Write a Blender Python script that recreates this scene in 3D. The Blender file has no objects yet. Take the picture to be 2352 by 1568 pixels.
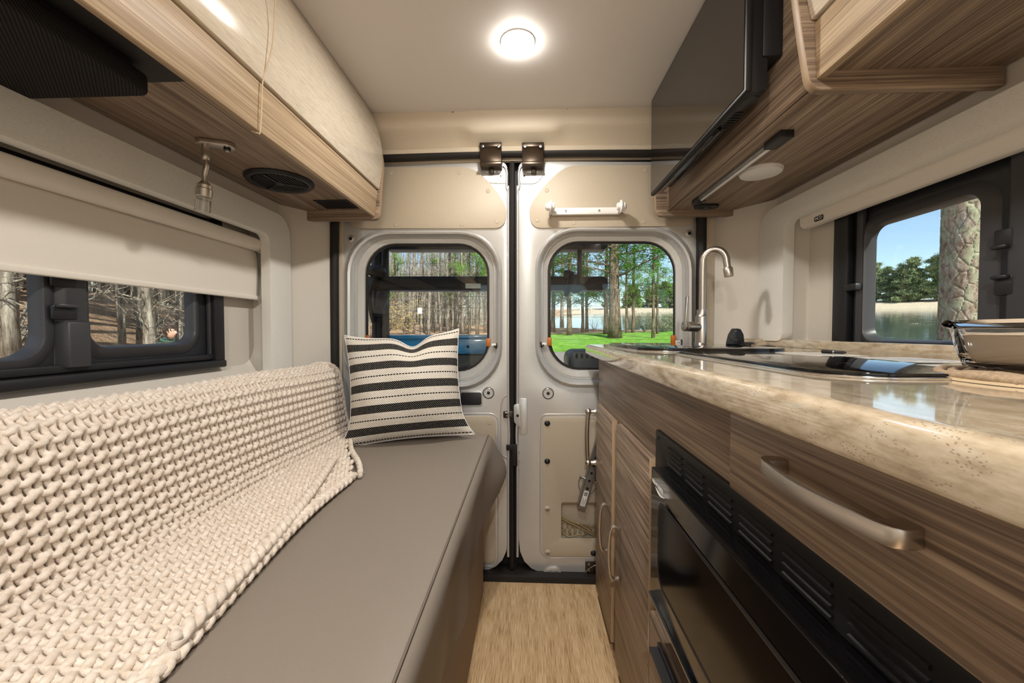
import bpy, bmesh, math, random
import numpy as np
from mathutils import Vector, Matrix
from mathutils.geometry import tessellate_polygon
random.seed(7); np.random.seed(7)
SC = bpy.context.scene
COL = SC.collection
PI = math.pi

# ------------------------------------------------------------------ camera
FPX = 914.67; U0, V0 = 1176.0, 784.0
YAW = math.atan((1215 - U0) / FPX); PIT = math.atan((V0 - 760) / FPX)
CAMZ = 1.065
cam_d = bpy.data.cameras.new('camera'); cam = bpy.data.objects.new('camera', cam_d); COL.objects.link(cam)
cam_d.sensor_width = 36.0; cam_d.lens = FPX * 36.0 / 2352.0
cam_d.clip_start = 0.02; cam_d.clip_end = 1000
cam.location = (0, 0, CAMZ); cam.rotation_euler = (PI / 2 - PIT, 0, YAW)
SC.camera = cam

# ------------------------------------------------------------------ world, sun, exposure
SC.view_settings.view_transform = 'Standard'; SC.view_settings.look = 'None'
SC.view_settings.exposure = 0.55; SC.view_settings.gamma = 1.0; SC.view_settings.use_curve_mapping = False
SKY_STRENGTH = 0.12
SUN_STRENGTH = 5.0
PUCK = 9.0
w = bpy.data.worlds.new('sky'); SC.world = w; w.use_nodes = True
nt = w.node_tree; bg = nt.nodes['Background']
sky = nt.nodes.new('ShaderNodeTexSky'); sky.sky_type = 'NISHITA'; sky.sun_disc = False
sky.sun_elevation = math.radians(42); sky.sun_rotation = math.radians(200); sky.air_density = 1.0; sky.dust_density = 0.6; sky.ozone_density = 1.6
nt.links.new(sky.outputs[0], bg.inputs[0]); bg.inputs[1].default_value = SKY_STRENGTH
sun_d = bpy.data.lights.new('sun', 'SUN'); sun = bpy.data.objects.new('sun', sun_d); COL.objects.link(sun)
sun_d.energy = SUN_STRENGTH; sun_d.angle = math.radians(0.6); sun_d.color = (1, 0.95, 0.86)
sun.rotation_euler = (math.radians(50), 0, math.radians(22))     # from behind the van, high, a little from the right

# ------------------------------------------------------------------ pixel -> place
def ray(u, v):
    xc = (u - U0) / FPX; yc = (V0 - v) / FPX
    d = (xc, math.cos(PIT) + yc * math.sin(PIT), -math.sin(PIT) + yc * math.cos(PIT))
    c, s = math.cos(YAW), math.sin(YAW)
    return Vector((d[0] * c - d[1] * s, d[0] * s + d[1] * c, d[2]))
def at(u, v, X=None, Y=None, Z=None):
    d = ray(u, v)
    t = X / d.x if X is not None else Y / d.y if Y is not None else (Z - CAMZ) / d.z
    return Vector((0, 0, CAMZ)) + t * d

# ------------------------------------------------------------------ object helpers
ORG = {}
def tag(o, label=None, cat=None, group=None, kind=None):
    if label: o['label'] = label
    if cat: o['category'] = cat
    if group: o['group'] = group
    if kind: o['kind'] = kind
    return o
def thing(name, label, cat, loc=(0, 0, 0), group=None):
    o = bpy.data.objects.new(name, None); COL.objects.link(o); o.location = loc
    o.empty_display_size = 0.05
    ORG[o.name] = Vector(loc)
    return tag(o, label, cat, group)
def mk(name, V, F, m, parent=None, smooth=False, label=None, cat=None, group=None, kind=None, bev=0, seg=2, angle=35, sharp=40):
    V = [Vector(p) for p in V]
    if parent is not None: org = ORG[parent.name]
    else:
        lo = [min(p[i] for p in V) for i in range(3)]; hi = [max(p[i] for p in V) for i in range(3)]
        org = Vector(((lo[0] + hi[0]) / 2, (lo[1] + hi[1]) / 2, lo[2]))
    me = bpy.data.meshes.new(name)
    me.from_pydata([tuple(p - org) for p in V], [], [tuple(f) for f in F])
    bm = bmesh.new(); bm.from_mesh(me)
    bmesh.ops.remove_doubles(bm, verts=bm.verts, dist=1e-6)
    bmesh.ops.recalc_face_normals(bm, faces=bm.faces)
    if bev:
        ed = [e for e in bm.edges if len(e.link_faces) == 2 and e.calc_face_angle(0) > math.radians(angle)]
        bmesh.ops.bevel(bm, geom=ed, offset=bev, segments=seg, profile=0.5, affect='EDGES', clamp_overlap=True)
    bm.to_mesh(me); bm.free()
    if smooth or bev:
        for p in me.polygons: p.use_smooth = True
        try: me.set_sharp_from_angle(angle=math.radians(sharp))
        except Exception: pass
    me.materials.append(m)
    o = bpy.data.objects.new(name, me); COL.objects.link(o)
    if parent is not None: o.parent = parent
    else: o.location = org
    ORG[o.name] = org
    return tag(o, label, cat, group, kind)
def boxVF(x0, x1, y0, y1, z0, z1):
    V = [(x, y, z) for x in (x0, x1) for y in (y0, y1) for z in (z0, z1)]
    F = [(0, 1, 3, 2), (4, 6, 7, 5), (0, 4, 5, 1), (2, 3, 7, 6), (0, 2, 6, 4), (1, 5, 7, 3)]
    return V, F
def box(name, b, m, parent=None, bev=0.002, **k):
    V, F = boxVF(*b); return mk(name, V, F, m, parent, bev=bev, **k)
def joinVF(*L):
    V, F = [], []
    for v, f in L:
        n = len(V); V += list(v); F += [tuple(i + n for i in q) for q in f]
    return V, F
def extr(pts, fn, a, b):
    """closed 2D outline pts -> prism; fn(p,q,t) gives the 3D point"""
    n = len(pts); V = [fn(p[0], p[1], a) for p in pts] + [fn(p[0], p[1], b) for p in pts]
    F = [tuple(range(n))[::-1], tuple(range(n, 2 * n))] + [(i, (i + 1) % n, n + (i + 1) % n, n + i) for i in range(n)]
    return V, F
def rr(x0, y0, x1, y1, r, n=6):
    """rounded rectangle outline; r may be one radius or four (corner order: x1y1, x0y1, x0y0, x1y0)"""
    R = r if isinstance(r, (list, tuple)) else [r] * 4
    out = []
    for k, (cx, cy, sx, sy) in enumerate(((x1, y1, -1, -1), (x0, y1, 1, -1), (x0, y0, 1, 1), (x1, y0, -1, 1))):
        q = max(R[k], 1e-5)
        for i in range(n + 1):
            a = PI / 2 * k + PI / 2 * i / n
            out.append((cx + sx * q + q * math.cos(a), cy + sy * q + q * math.sin(a)))
    return out
def fillet(poly, r, n=5):
    out = []; N = len(poly)
    for i in range(N):
        p = Vector(poly[i][:2]); a = Vector(poly[i - 1][:2]) - p; b = Vector(poly[(i + 1) % N][:2]) - p
        q = poly[i][2] if len(poly[i]) > 2 else r
        d = min(q, a.length * .45, b.length * .45)
        A = p + a.normalized() * d; B = p + b.normalized() * d
        for k in range(n + 1):
            t = k / n; out.append(tuple((1 - t) ** 2 * A + 2 * t * (1 - t) * p + t * t * B))
    return out
def plateVF(outer, holes, fn, a, b):
    """plate with holes: outlines in 2D, fn(p,q,t) -> 3D, t from a (front) to b (back)"""
    loops = [list(outer)] + [list(h) for h in holes]
    flat = [p for l in loops for p in l]; n = len(flat)
    tri = tessellate_polygon([[Vector((p[0], p[1], 0)) for p in l] for l in loops])
    V = [fn(p[0], p[1], a) for p in flat] + [fn(p[0], p[1], b) for p in flat]
    F = [tuple(t) for t in tri] + [tuple(i + n for i in t[::-1]) for t in tri]
    k = 0
    for l in loops:
        m = len(l)
        F += [(k + i, k + (i + 1) % m, n + k + (i + 1) % m, n + k + i) for i in range(m)]; k += m
    return V, F
def loftVF(rings, closed=True, caps=(False, False)):
    n = len(rings[0]); V = [p for r in rings for p in r]; F = []
    for j in range(len(rings) - 1):
        for i in range(n if closed else n - 1):
            k = (i + 1) % n
            F.append((j * n + i, j * n + k, (j + 1) * n + k, (j + 1) * n + i))
    if caps[0]: F.append(tuple(range(n))[::-1])
    if caps[1]: F.append(tuple(range((len(rings) - 1) * n, len(rings) * n)))
    return V, F
def tubeVF(path, rad, n=8, caps=True, closed=False):
    P = [Vector(p) for p in path]; R = rad if isinstance(rad, (list, tuple)) else [rad] * len(P)
    rings = []; ref = None
    for i, p in enumerate(P):
        if closed: t = P[(i + 1) % len(P)] - P[i - 1]
        else: t = P[min(i + 1, len(P) - 1)] - P[max(i - 1, 0)]
        t = t.normalized() if t.length > 1e-9 else Vector((0, 0, 1))
        if ref is None: ref = t.orthogonal().normalized()
        ref = (ref - t * ref.dot(t)); ref = ref.normalized() if ref.length > 1e-6 else t.orthogonal().normalized()
        b = t.cross(ref)
        rings.append([p + R[i] * (math.cos(2 * PI * k / n) * ref + math.sin(2 * PI * k / n) * b) for k in range(n)])
    if closed: rings.append(rings[0])
    return loftVF(rings, True, (caps and not closed, caps and not closed))
def tube(name, path, rad, m, parent=None, n=8, closed=False, **k):
    V, F = tubeVF(path, rad, n, True, closed); k.setdefault('sharp', 75); return mk(name, V, F, m, parent, smooth=True, **k)
def latheVF(prof, c, ax=(0, 0, 1), n=24):
    """prof: (radius, height along ax) pairs"""
    ax = Vector(ax).normalized(); e = ax.orthogonal().normalized(); g = ax.cross(e); c = Vector(c)
    rings = [[c + ax * h + max(r, 1e-5) * (math.cos(2 * PI * i / n) * e + math.sin(2 * PI * i / n) * g) for i in range(n)] for r, h in prof]
    return loftVF(rings, True, (True, True))
def lathe(name, prof, c, m, parent=None, ax=(0, 0, 1), n=24, **k):
    V, F = latheVF(prof, c, ax, n); return mk(name, V, F, m, parent, smooth=True, **k)
def ballVF(c, r, nu=12, nv=8, sc=(1, 1, 1)):
    prof = [(math.sin(PI * j / nv), -math.cos(PI * j / nv)) for j in range(nv + 1)]
    V, F = latheVF(prof, (0, 0, 0), (0, 0, 1), nu)
    return [Vector((p[0] * r * sc[0] + c[0], p[1] * r * sc[1] + c[1], p[2] * r * sc[2] + c[2])) for p in V], F
def smooth_path(P, k=6):
    """Catmull-Rom through P"""
    P = [Vector(p) for p in P]; out = []
    for i in range(len(P) - 1):
        a, b, c, d = P[max(i - 1, 0)], P[i], P[i + 1], P[min(i + 2, len(P) - 1)]
        for j in range(k):
            t = j / k
            out.append(.5 * ((2 * b) + (c - a) * t + (2 * a - 5 * b + 4 * c - d) * t * t + (3 * b - a - 3 * c + d) * t ** 3))
    out.append(P[-1]); return out
def text_part(name, body, m, parent, M, size, extrude=0.0003):
    """letters as a mesh, placed by matrix M (world), child of parent"""
    cu = bpy.data.curves.new(name, 'FONT'); cu.body = body; cu.size = size; cu.extrude = extrude; cu.align_x = 'LEFT'
    t = bpy.data.objects.new(name, cu); COL.objects.link(t)
    me = bpy.data.meshes.new_from_object(t.evaluated_get(bpy.context.evaluated_depsgraph_get()))
    bpy.data.objects.remove(t); bpy.data.curves.remove(cu)
    V = [M @ v.co for v in me.vertices]; F = [tuple(p.vertices) for p in me.polygons]
    bpy.data.meshes.remove(me)
    return mk(name, V, F, m, parent)

# ------------------------------------------------------------------ materials
MATS = {}
class NT:
    def __init__(s, name):
        s.m = bpy.data.materials.new(name); s.m.use_nodes = True; s.t = s.m.node_tree
        s.b = s.t.nodes['Principled BSDF']; s.out = s.t.nodes['Material Output']
    def n(s, typ, **k):
        x = s.t.nodes.new(typ)
        for a, v in k.items(): setattr(x, a, v)
        return x
    def l(s, a, b): s.t.links.new(a, b)
    def pos(s, scale, obj=False):
        if obj: src = s.n('ShaderNodeTexCoord').outputs['Object']
        else: src = s.n('ShaderNodeNewGeometry').outputs['Position']
        mp = s.n('ShaderNodeMapping'); mp.inputs['Scale'].default_value = scale; s.l(src, mp.inputs[0]); return mp.outputs[0]
    def noise(s, vec, scale=1, detail=3, rough=.5):
        x = s.n('ShaderNodeTexNoise'); x.inputs['Scale'].default_value = scale; x.inputs['Detail'].default_value = detail
        x.inputs['Roughness'].default_value = rough; s.l(vec, x.inputs['Vector']); return x.outputs[0]
    def ramp(s, fac, stops):
        x = s.n('ShaderNodeValToRGB'); s.l(fac, x.inputs[0]); e = x.color_ramp.elements
        while len(e) < len(stops): e.new(.5)
        for i, (p, c) in enumerate(stops): e[i].position = p; e[i].color = (*c, 1)
        return x.outputs[0]
    def math(s, op, a, b=None, c=None):
        x = s.n('ShaderNodeMath', operation=op)
        for i, q in enumerate((a, b, c)):
            if q is None: continue
            if isinstance(q, (int, float)): x.inputs[i].default_value = q
            else: s.l(q, x.inputs[i])
        return x.outputs[0]
    def mix(s, fac, a, b):
        x = s.n('ShaderNodeMix', data_type='RGBA')
        for sock, q in ((x.inputs[0], fac), (x.inputs[6], a), (x.inputs[7], b)):
            if isinstance(q, tuple): sock.default_value = (*q, 1)
            elif isinstance(q, (int, float)): sock.default_value = q
            else: s.l(q, sock)
        return x.outputs[2]
    def bump(s, h, strength=.3, dist=.002):
        x = s.n('ShaderNodeBump'); x.inputs['Strength'].default_value = strength; x.inputs['Distance'].default_value = dist
        s.l(h, x.inputs['Height']); s.l(x.outputs[0], s.b.inputs['Normal'])
    def col(s, c):
        if isinstance(c, tuple): s.b.inputs['Base Color'].default_value = (*c, 1)
        else: s.l(c, s.b.inputs['Base Color'])
    def set(s, rough=.5, metal=0., spec=.5, coat=0., sheen=0., trans=0., ior=1.45):
        b = s.b.inputs; b['Roughness'].default_value = rough; b['Metallic'].default_value = metal; b['Specular IOR Level'].default_value = spec
        b['Coat Weight'].default_value = coat; b['Coat Roughness'].default_value = .05; b['Sheen Weight'].default_value = sheen
        b['Transmission Weight'].default_value = trans; b['IOR'].default_value = ior
def srgb(r, g, b):
    f = lambda c: (c / 255 / 12.92) if c / 255 <= .04045 else ((c / 255 + .055) / 1.055) ** 2.4
    return (f(r), f(g), f(b))
def plain(name, c, rough=.5, metal=0., var=.06, scale=(30, 30, 30), bump=0., bdist=.001, **k):
    """one colour with a little noise variation and optional fine relief"""
    x = NT(name); x.set(rough, metal, **k)
    v = x.noise(x.pos(scale), 1, 4)
    a = tuple(q * (1 - var) for q in c); b = tuple(min(1, q * (1 + var)) for q in c)
    x.col(x.ramp(v, [(.3, a), (.7, b)]))
    if bump: x.bump(v, bump, bdist)
    return x.m
def wood(name, axis, dark, mid, light, rough=.42):
    x = NT(name); x.set(rough, 0, .4)
    sc = [260, 260, 260]; sc[axis] = 3.0
    sc2 = [44, 44, 44]; sc2[axis] = .9
    a = x.noise(x.pos(sc), 1, 5, .62); b = x.noise(x.pos(sc2), 1, 4, .6)
    s = x.math('ADD', x.math('MULTIPLY', a, .62), x.math('MULTIPLY', b, .38))
    x.col(x.ramp(s, [(.38, dark), (.5, mid), (.62, light)]))
    x.bump(a, .12, .0006)
    return x.m
WD, WM, WL = srgb(96, 80, 67), srgb(142, 122, 104), srgb(178, 158, 136)
M = {}
M['wood_y'] = wood('taupe_wood_grain_lengthwise', 1, WD, WM, WL)
M['wood_x'] = wood('taupe_wood_grain_crosswise', 0, WD, WM, WL)
M['wood_rail'] = wood('light_oak_wood_grain', 1, srgb(146, 122, 96), srgb(182, 158, 128), srgb(208, 187, 156))
M['cream'] = (lambda x: (x.set(.16, 0, .5), x.col(x.ramp(x.noise(x.pos((260, 22, 260)), 1, 4, .7), [(.3, srgb(205, 190, 168)), (.5, srgb(224, 212, 193)), (.7, srgb(232, 222, 206))])), x.m)[-1])(NT('cream_gloss_laminate'))
M['ceiling'] = plain('grey_white_ceiling_vinyl', srgb(228, 224, 221), .55, 0, .015, (400, 400, 400), .25, .0006)
M['trim'] = plain('beige_moulded_plastic', srgb(206, 194, 174), .55, 0, .02, (300, 300, 300), .2, .0004)
M['panel'] = plain('tan_door_trim_board', srgb(186, 173, 152), .5, 0, .025, (300, 300, 300), .25, .0004)
M['wall'] = plain('warm_grey_wall_vinyl', srgb(212, 205, 194), .5, 0, .02, (250, 250, 250), .3, .0005)
M['liner'] = plain('pale_grey_woven_liner_cloth', srgb(228, 225, 217), .9, 0, .07, (500, 120, 500), .5, .0012, sheen=.3)
M['silver'] = plain('silver_van_paint', srgb(198, 197, 194), .3, .4, .015, (80, 80, 80), coat=.35)
M['rubber'] = plain('black_rubber', srgb(28, 24, 22), .6, 0, .1)
M['blackpl'] = plain('black_plastic', srgb(33, 33, 36), .42, 0, .06, (300, 300, 300), .15, .0004)
M['greypl'] = plain('charcoal_plastic', srgb(62, 62, 65), .38, 0, .05, (300, 300, 300), .15, .0004)
M['satin'] = plain('satin_black_enamel', srgb(13, 12, 13), .5, 0, .06)
M['gloss'] = plain('glossy_black_glass', srgb(10, 9, 10), .06, 0, .05, coat=.4)
M['ovenglass'] = plain('black_oven_glass', srgb(9, 8, 9), .1, 0, .05, spec=.4)
M['screen'] = plain('dark_brown_tv_glass', srgb(20, 15, 12), .05, 0, .05, coat=.3, spec=.7)
M['steel'] = plain('brushed_nickel', srgb(200, 193, 184), .33, 1, .04, (40, 40, 900))
M['chrome'] = plain('polished_chrome', srgb(215, 215, 215), .12, 1, .01)
M['bronze'] = plain('dark_bronze_hinge', srgb(74, 64, 54), .32, .85, .06)
M['zinc'] = plain('zinc_plated_steel', srgb(150, 152, 152), .35, .9, .1, (60, 60, 60))
M['white'] = plain('white_plastic', srgb(238, 236, 232), .35, 0, .01)
M['blind'] = plain('ivory_blind_fabric', srgb(228, 221, 210), .8, 0, .02, (600, 600, 600), .2, .0004)
M['couch'] = plain('taupe_grey_couch_cover', srgb(134, 124, 113), .46, 0, .035, (700, 700, 700), .3, .0005, spec=.4)
M['couchbase'] = plain('taupe_bed_base_cloth', srgb(150, 132, 116), .7, 0, .05, (200, 200, 200))
M['seam'] = plain('taupe_seam_thread', srgb(112, 100, 90), .7)
M['knit'] = (lambda x: (x.set(.9, 0, .2, sheen=.25), x.col(x.ramp(x.noise(x.pos((90, 90, 90)), 1, 3), [(.3, srgb(214, 198, 180)), (.7, srgb(240, 229, 216))])), x.bump(x.noise(x.pos((900, 160, 900)), 1, 3), .5, .002), x.m)[-1])(NT('cream_cotton_cord'))
M['amber'] = plain('amber_plastic_clip', srgb(190, 110, 40), .3, 0, .1)
M['paper'] = plain('white_label_paper', srgb(226, 222, 214), .6, 0, .01)
M['ink'] = plain('black_ink', srgb(24, 22, 22), .6)
M['logo'] = plain('white_print', srgb(225, 222, 215), .5)
M['cordbeige'] = plain('beige_cord', srgb(224, 202, 168), .7)
M['edging'] = plain('light_wood_edging', srgb(168, 143, 114), .45, 0, .08, (200, 200, 6))
M['net'] = plain('khaki_net_cord', srgb(150, 132, 96), .8)
def mesh_cloth():
    x = NT('black_ribbed_mesh_cloth'); x.set(.8, 0, .2)
    wv = x.n('ShaderNodeTexWave'); wv.inputs['Scale'].default_value = 95; wv.inputs['Distortion'].default_value = .5
    wv.bands_direction = 'DIAGONAL'; x.l(x.pos((1, 1, 1)), wv.inputs[0])
    x.col(x.ramp(wv.outputs[1], [(.2, srgb(16, 14, 14)), (.8, srgb(44, 40, 38))])); x.bump(wv.outputs[1], .6, .001)
    return x.m
M['mesh'] = mesh_cloth()
def stone():
    x = NT('beige_speckled_stone'); x.set(.05, 0, .6, coat=.5)
    a = x.noise(x.pos((70, 30, 120)), 1, 6, .6)
    c = x.ramp(a, [(.3, srgb(160, 143, 119)), (.5, srgb(190, 175, 151)), (.7, srgb(208, 196, 177))])
    v = x.n('ShaderNodeTexVoronoi'); v.inputs['Scale'].default_value = 1; x.l(x.pos((520, 330, 600)), v.inputs['Vector'])
    n2 = x.noise(x.pos((60, 34, 80)), 1, 2)
    sp = x.math('MULTIPLY', x.math('LESS_THAN', v.outputs['Distance'], .3), x.math('GREATER_THAN', n2, .56))
    x.col(x.mix(x.math('MULTIPLY', sp, .5), c, srgb(112, 90, 68)))
    return x.m
M['stone'] = stone()
def floor_mat():
    x = NT('woven_tan_vinyl_floor'); x.set(.5, 0, .35)
    a = x.noise(x.pos((420, 14, 1)), 1, 4, .65); b = x.noise(x.pos((30, 2, 1)), 1, 3)
    s = x.math('ADD', x.math('MULTIPLY', a, .75), x.math('MULTIPLY', b, .25))
    x.col(x.ramp(s, [(.36, srgb(146, 114, 80)), (.48, srgb(198, 166, 124)), (.64, srgb(226, 201, 162))]))
    x.bump(a, .35, .001); return x.m
M['floor'] = floor_mat()
def glass_thin(name, tint, gl=.06, rough=.02):
    x = NT(name); t = x.t; t.nodes.remove(x.b)
    tr = x.n('ShaderNodeBsdfTransparent'); tr.inputs[0].default_value = (*tint, 1)
    g = x.n('ShaderNodeBsdfGlossy'); g.inputs['Roughness'].default_value = rough
    lw = x.n('ShaderNodeLayerWeight'); fa = x.math('ADD', x.math('MULTIPLY', x.math('POWER', lw.outputs['Facing'], 5.0), .55), gl * .5)
    mx = x.n('ShaderNodeMixShader'); x.l(fa, mx.inputs[0]); x.l(tr.outputs[0], mx.inputs[1]); x.l(g.outputs[0], mx.inputs[2]); x.l(mx.outputs[0], x.out.inputs[0])
    return x.m
M['pane'] = glass_thin('window_pane', (.93, .96, .95))
M['clear'] = (lambda x: (x.set(.02, 0, .5, trans=1., ior=1.45), x.col((.97, .98, .98)), x.m)[-1])(NT('clear_glass'))
def emit(name, c, s):
    x = NT(name); x.b.inputs['Emission Color'].default_value = (*c, 1); x.b.inputs['Emission Strength'].default_value = s; x.col((.9, .9, .9)); return x.m
M['puck'] = emit('lit_led_diffuser', (1, .95, .86), 60)
# ================================================================== STRUCTURE
XL, XR, ZC, YR, YF = -0.96, 0.90, 1.94, 1.70, -2.0
ZT = 1.01          # worktop
def st(o): o['kind'] = 'structure'; return o
XZ = lambda p, q, t: Vector((p, t, q)); YZ = lambda p, q, t: Vector((t, p, q)); XY = lambda p, q, t: Vector((p, q, t))

st(box('floor', (-1.0, .95, YF, 1.68, -.03, 0), M['floor'], bev=0))
st(box('ceiling', (-1.02, .97, YF, 1.605, ZC, ZC + .03), M['ceiling'], bev=0))
# threshold below the rear doors
st(box('trim_1', (-.86, .76, 1.66, 1.76, -.06, .028), M['rubber'], bev=.006))

# ---- left wall: face with a big recess for the window, recess back, corner panel
def side_wall(name, xs, s, y_open, z_open, y_win, z_win, mat, extra=()):
    """xs = wall face, s = -1 left / +1 right (outward); recess .05 deep"""
    a, b = xs, xs + s * .055
    P = [plateVF([(YF, -.02), (1.50, -.02), (1.50, ZC), (YF, ZC)], [rr(y_open[0], z_open[0], y_open[1], z_open[1], .06)] + list(extra), YZ, a, a + s * .012)]
    o1 = rr(y_open[0], z_open[0], y_open[1], z_open[1], .06)
    # sloped reveal between the face opening and the recess back
    back = rr(y_open[0] + .01, z_open[0] + .045, y_open[1] - .012, z_open[1] - .005, .07)
    mid = rr(y_open[0] + .002, z_open[0] + .012, y_open[1] - .002, z_open[1] - .002, .065)
    P.append(loftVF([[YZ(p[0], p[1], a + s * .006) for p in o1], [YZ(p[0], p[1], a + s * .022) for p in mid], [YZ(p[0], p[1], b) for p in back]]))
    P.append(plateVF(back, [rr(y_win[0], z_win[0], y_win[1], z_win[1], .03)], YZ, b, b + s * .01))
    V, F = joinVF(*P)
    o = st(mk(name, V, F, mat, smooth=True))
    # rear corner panel, angled in towards the door opening
    V, F = extr([(1.50, xs), (1.50, xs + s * .02), (1.69, xs - s * .115), (1.69, xs - s * .135)], lambda p, q, t: Vector((q, p, t)), -.02, ZC)
    st(mk(name + '_corner', V, F, mat))
    return o
wl = side_wall('wall_left', XL, -1, (-1.2, 1.44), (.90, 1.45), (.10, 1.262), (.955, 1.42), M['wall'])
wr = side_wall('wall_right', XR, 1, (-.6, 1.42), (.94, 1.46), (.30, 1.275), (.985, 1.43), M['wall'], [rr(-1.92, .06, -.82, 1.74, .08)])   # unseen sliding door opening behind the galley, added so daylight brightens the interior
# body behind (front of the van: cab bulkhead with the windscreen opening)
V, F = plateVF([(-1.05, -.03), (1.0, -.03), (1.0, ZC + .03), (-1.05, ZC + .03)], [rr(-.85, .75, .8, 1.7, .12)], XZ, YF, YF - .03)
st(mk('wall_front', V, F, M['wall']))
# cloth surrounds round both side windows
def liner(name, x0, x1, outer, inner, parent, lab):
    V, F = plateVF(outer, [inner], YZ, x0, x1)
    return mk(name, V, F, M['liner'], parent, bev=.012, seg=4, label=lab)
liner('window_surround', XL + .036, XL + .001, rr(-1.25, .80, 1.515, 1.497, [.075, .05, .05, .03]), rr(-1.15, .855, 1.392, 1.408, [.03, .02, .02, .02]), wl, 'pale woven cloth surround of the left window')
V, F = plateVF(fillet([(-.65, 1.44, .005), (-.65, 1.502, .005), (1.545, 1.502, .09), (1.545, 1.030, .03), (1.40, 1.030, .035), (1.40, 1.44, .03)], .03, 6), [], YZ, XR - .036, XR - .001)
mk('window_surround', V, F, M['liner'], wr, bev=.012, seg=4, label='pale woven cloth surround of the right window')

# ---- rear header trim with the raised middle
def header():
    side = [(1.602, 1.945), (1.600, 1.912), (1.602, 1.893), (1.608, 1.882), (1.622, 1.872), (1.644, 1.853), (1.660, 1.837), (1.668, 1.829), (1.657, 1.825), (1.649, 1.817), (1.655, 1.805), (1.69, 1.80)]
    mid = [(1.598, 1.945), (1.595, 1.905), (1.597, 1.876), (1.602, 1.864), (1.614, 1.855), (1.636, 1.845), (1.652, 1.834), (1.664, 1.828), (1.657, 1.825), (1.649, 1.817), (1.655, 1.805), (1.69, 1.80)]
    xs = [-.95 + 1.85 * i / 74 for i in range(75)]; rings = []
    for x in xs:
        c = abs(x + .066); t = 1 - min(1, max(0, (c - .155) / .06)); t = t * t * (3 - 2 * t)
        dz = -.012 * (c / .9) ** 2
        rings.append([Vector((x, a[0] * (1 - t) + b[0] * t, (a[1] * (1 - t) + b[1] * t) + dz)) for a, b in zip(side, mid)])
    V, F = loftVF(rings, False)
    return st(mk('trim_2', V, F, M['trim'], smooth=True))
hd = header()
for (u, v) in ((1040, 256), (1303, 248)):
    lathe('screw', [(.0, -.001), (.006, -.001), (.006, .0), (.004, .002), (0, .0015)], at(u, v, Y=1.602), M['zinc'], hd, ax=(0, -1, 0), n=12)
# ---- black weatherstrip round the door opening
seal = [(at(775, 1345, Y=1.675).x, .03), (at(768, 515, Y=1.675).x, 1.50), (-.79, 1.72), (-.70, 1.785), (-.45, 1.798), (-.066, 1.805), (.38, 1.798), (.60, 1.785), (.70, 1.72), (at(1612, 515, Y=1.675).x, 1.50), (at(1606, 1345, Y=1.675).x, .03)]
sp_ = smooth_path([(x, 1.675, z) for x, z in seal], 6)
V, F = tubeVF(sp_, .0185, 10); st(mk('trim_3', V, F, M['rubber'], smooth=True))
# body frame behind the seal
V, F = plateVF([(-1.06, -.05), (1.0, -.05), (1.0, 2.0), (-1.06, 2.0)], [fillet([(-.84, .02), (.72, .02), (.70, 1.78), (-.79, 1.78)], .08)], XZ, 1.69, 1.71)
st(mk('wall_back', V, F, M['trim']))

V, F = plateVF([(-1.0, -.05), (.9, -.05), (.9, 1.95), (-1.0, 1.95)], [rr(-.76, .12, -.12, 1.72, .05), rr(-.01, .12, .66, 1.72, .05)], XZ, 1.753, 1.765)
st(mk('trim_4', V, F, M['rubber']))

# ================================================================== REAR DOORS
Yd = YR
def pp(L, Y): return [(lambda w_: (w_.x, w_.z))(at(u, v, Y=Y)) for u, v in L]
def prr(u0, v0, u1, v1, r, Y, n=8): return pp(rr(u0, v0, u1, v1, r, n), Y)
RINGS = {1: (790, 528, 1153, 895), 2: (1229, 521, 1596, 890)}
GLASS = {1: (840, 560, 1123, 853), 2: (1259, 555, 1550, 849)}
def rear_door(n, outline, label_side, extra=()):
    o = pp(fillet(outline, 30), Yd)
    R0 = RINGS[n]; G = GLASS[n]
    hole = prr(*R0, 96, Yd)
    V, F = plateVF(o, [hole] + list(extra), XZ, Yd, Yd + .05)
    d = st(mk('door_%d' % n, V, F, M['silver'], bev=.006, seg=3, angle=60))
    d['label'] = 'silver painted rear van door on the %s' % label_side
    # pressed window surround: bulging rings stepping back to the glass
    def lerp(t): return tuple(R0[i] * (1 - t) + G[i] * t for i in range(4))
    prof = [(0, 0, 96), (.06, -.010, 95), (.16, -.016, 93), (.28, -.012, 90), (.40, .002, 86), (.46, .010, 84), (.50, .008, 83), (.56, .016, 80), (.60, .015, 79), (.64, .021, 78), (.95, .026, 71), (1.0, .034, 70)]
    rings = [[XZ(p[0], p[1], Yd + dy) for p in prr(*lerp(t), r, Yd + dy)] for t, dy, r in prof]
    V, F = loftVF(rings); mk('window_frame', V, F, M['silver'], d, smooth=True)
    g = prr(*G, 70, Yd + .036)
    # black edge band of the pane, then the pane itself
    gi = prr(G[0] + 6, G[1] + 5, G[2] - 4, G[3] - 5, 66, Yd + .036)
    V, F = plateVF(prr(G[0] - 6, G[1] - 6, G[2] + 6, G[3] + 6, 70, Yd + .036), [gi], XZ, Yd + .0345, Yd + .037)
    mk('pane_edge', V, F, M['rubber'], d)
    V, F = extr(gi, XZ, Yd + .0365, Yd + .0405)
    p = mk('window_pane', V, F, M['pane'], d)
    z0 = min(q[1] for q in gi); z1 = max(q[1] for q in gi); x0 = min(q[0] for q in gi); x1 = max(q[0] for q in gi)
    for k in range(9):       # heating wires in the glass
        z = z0 + (z1 - z0) * (.14 + .72 * k / 8)
        e = .004 + .03 * abs((k - 4) / 4) ** 4
        box('heating_wire', (x0 + e, x1 - e, Yd + .0358, Yd + .0362, z - .0004, z + .0004), M['ink'], p, bev=0)
    return d
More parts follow.
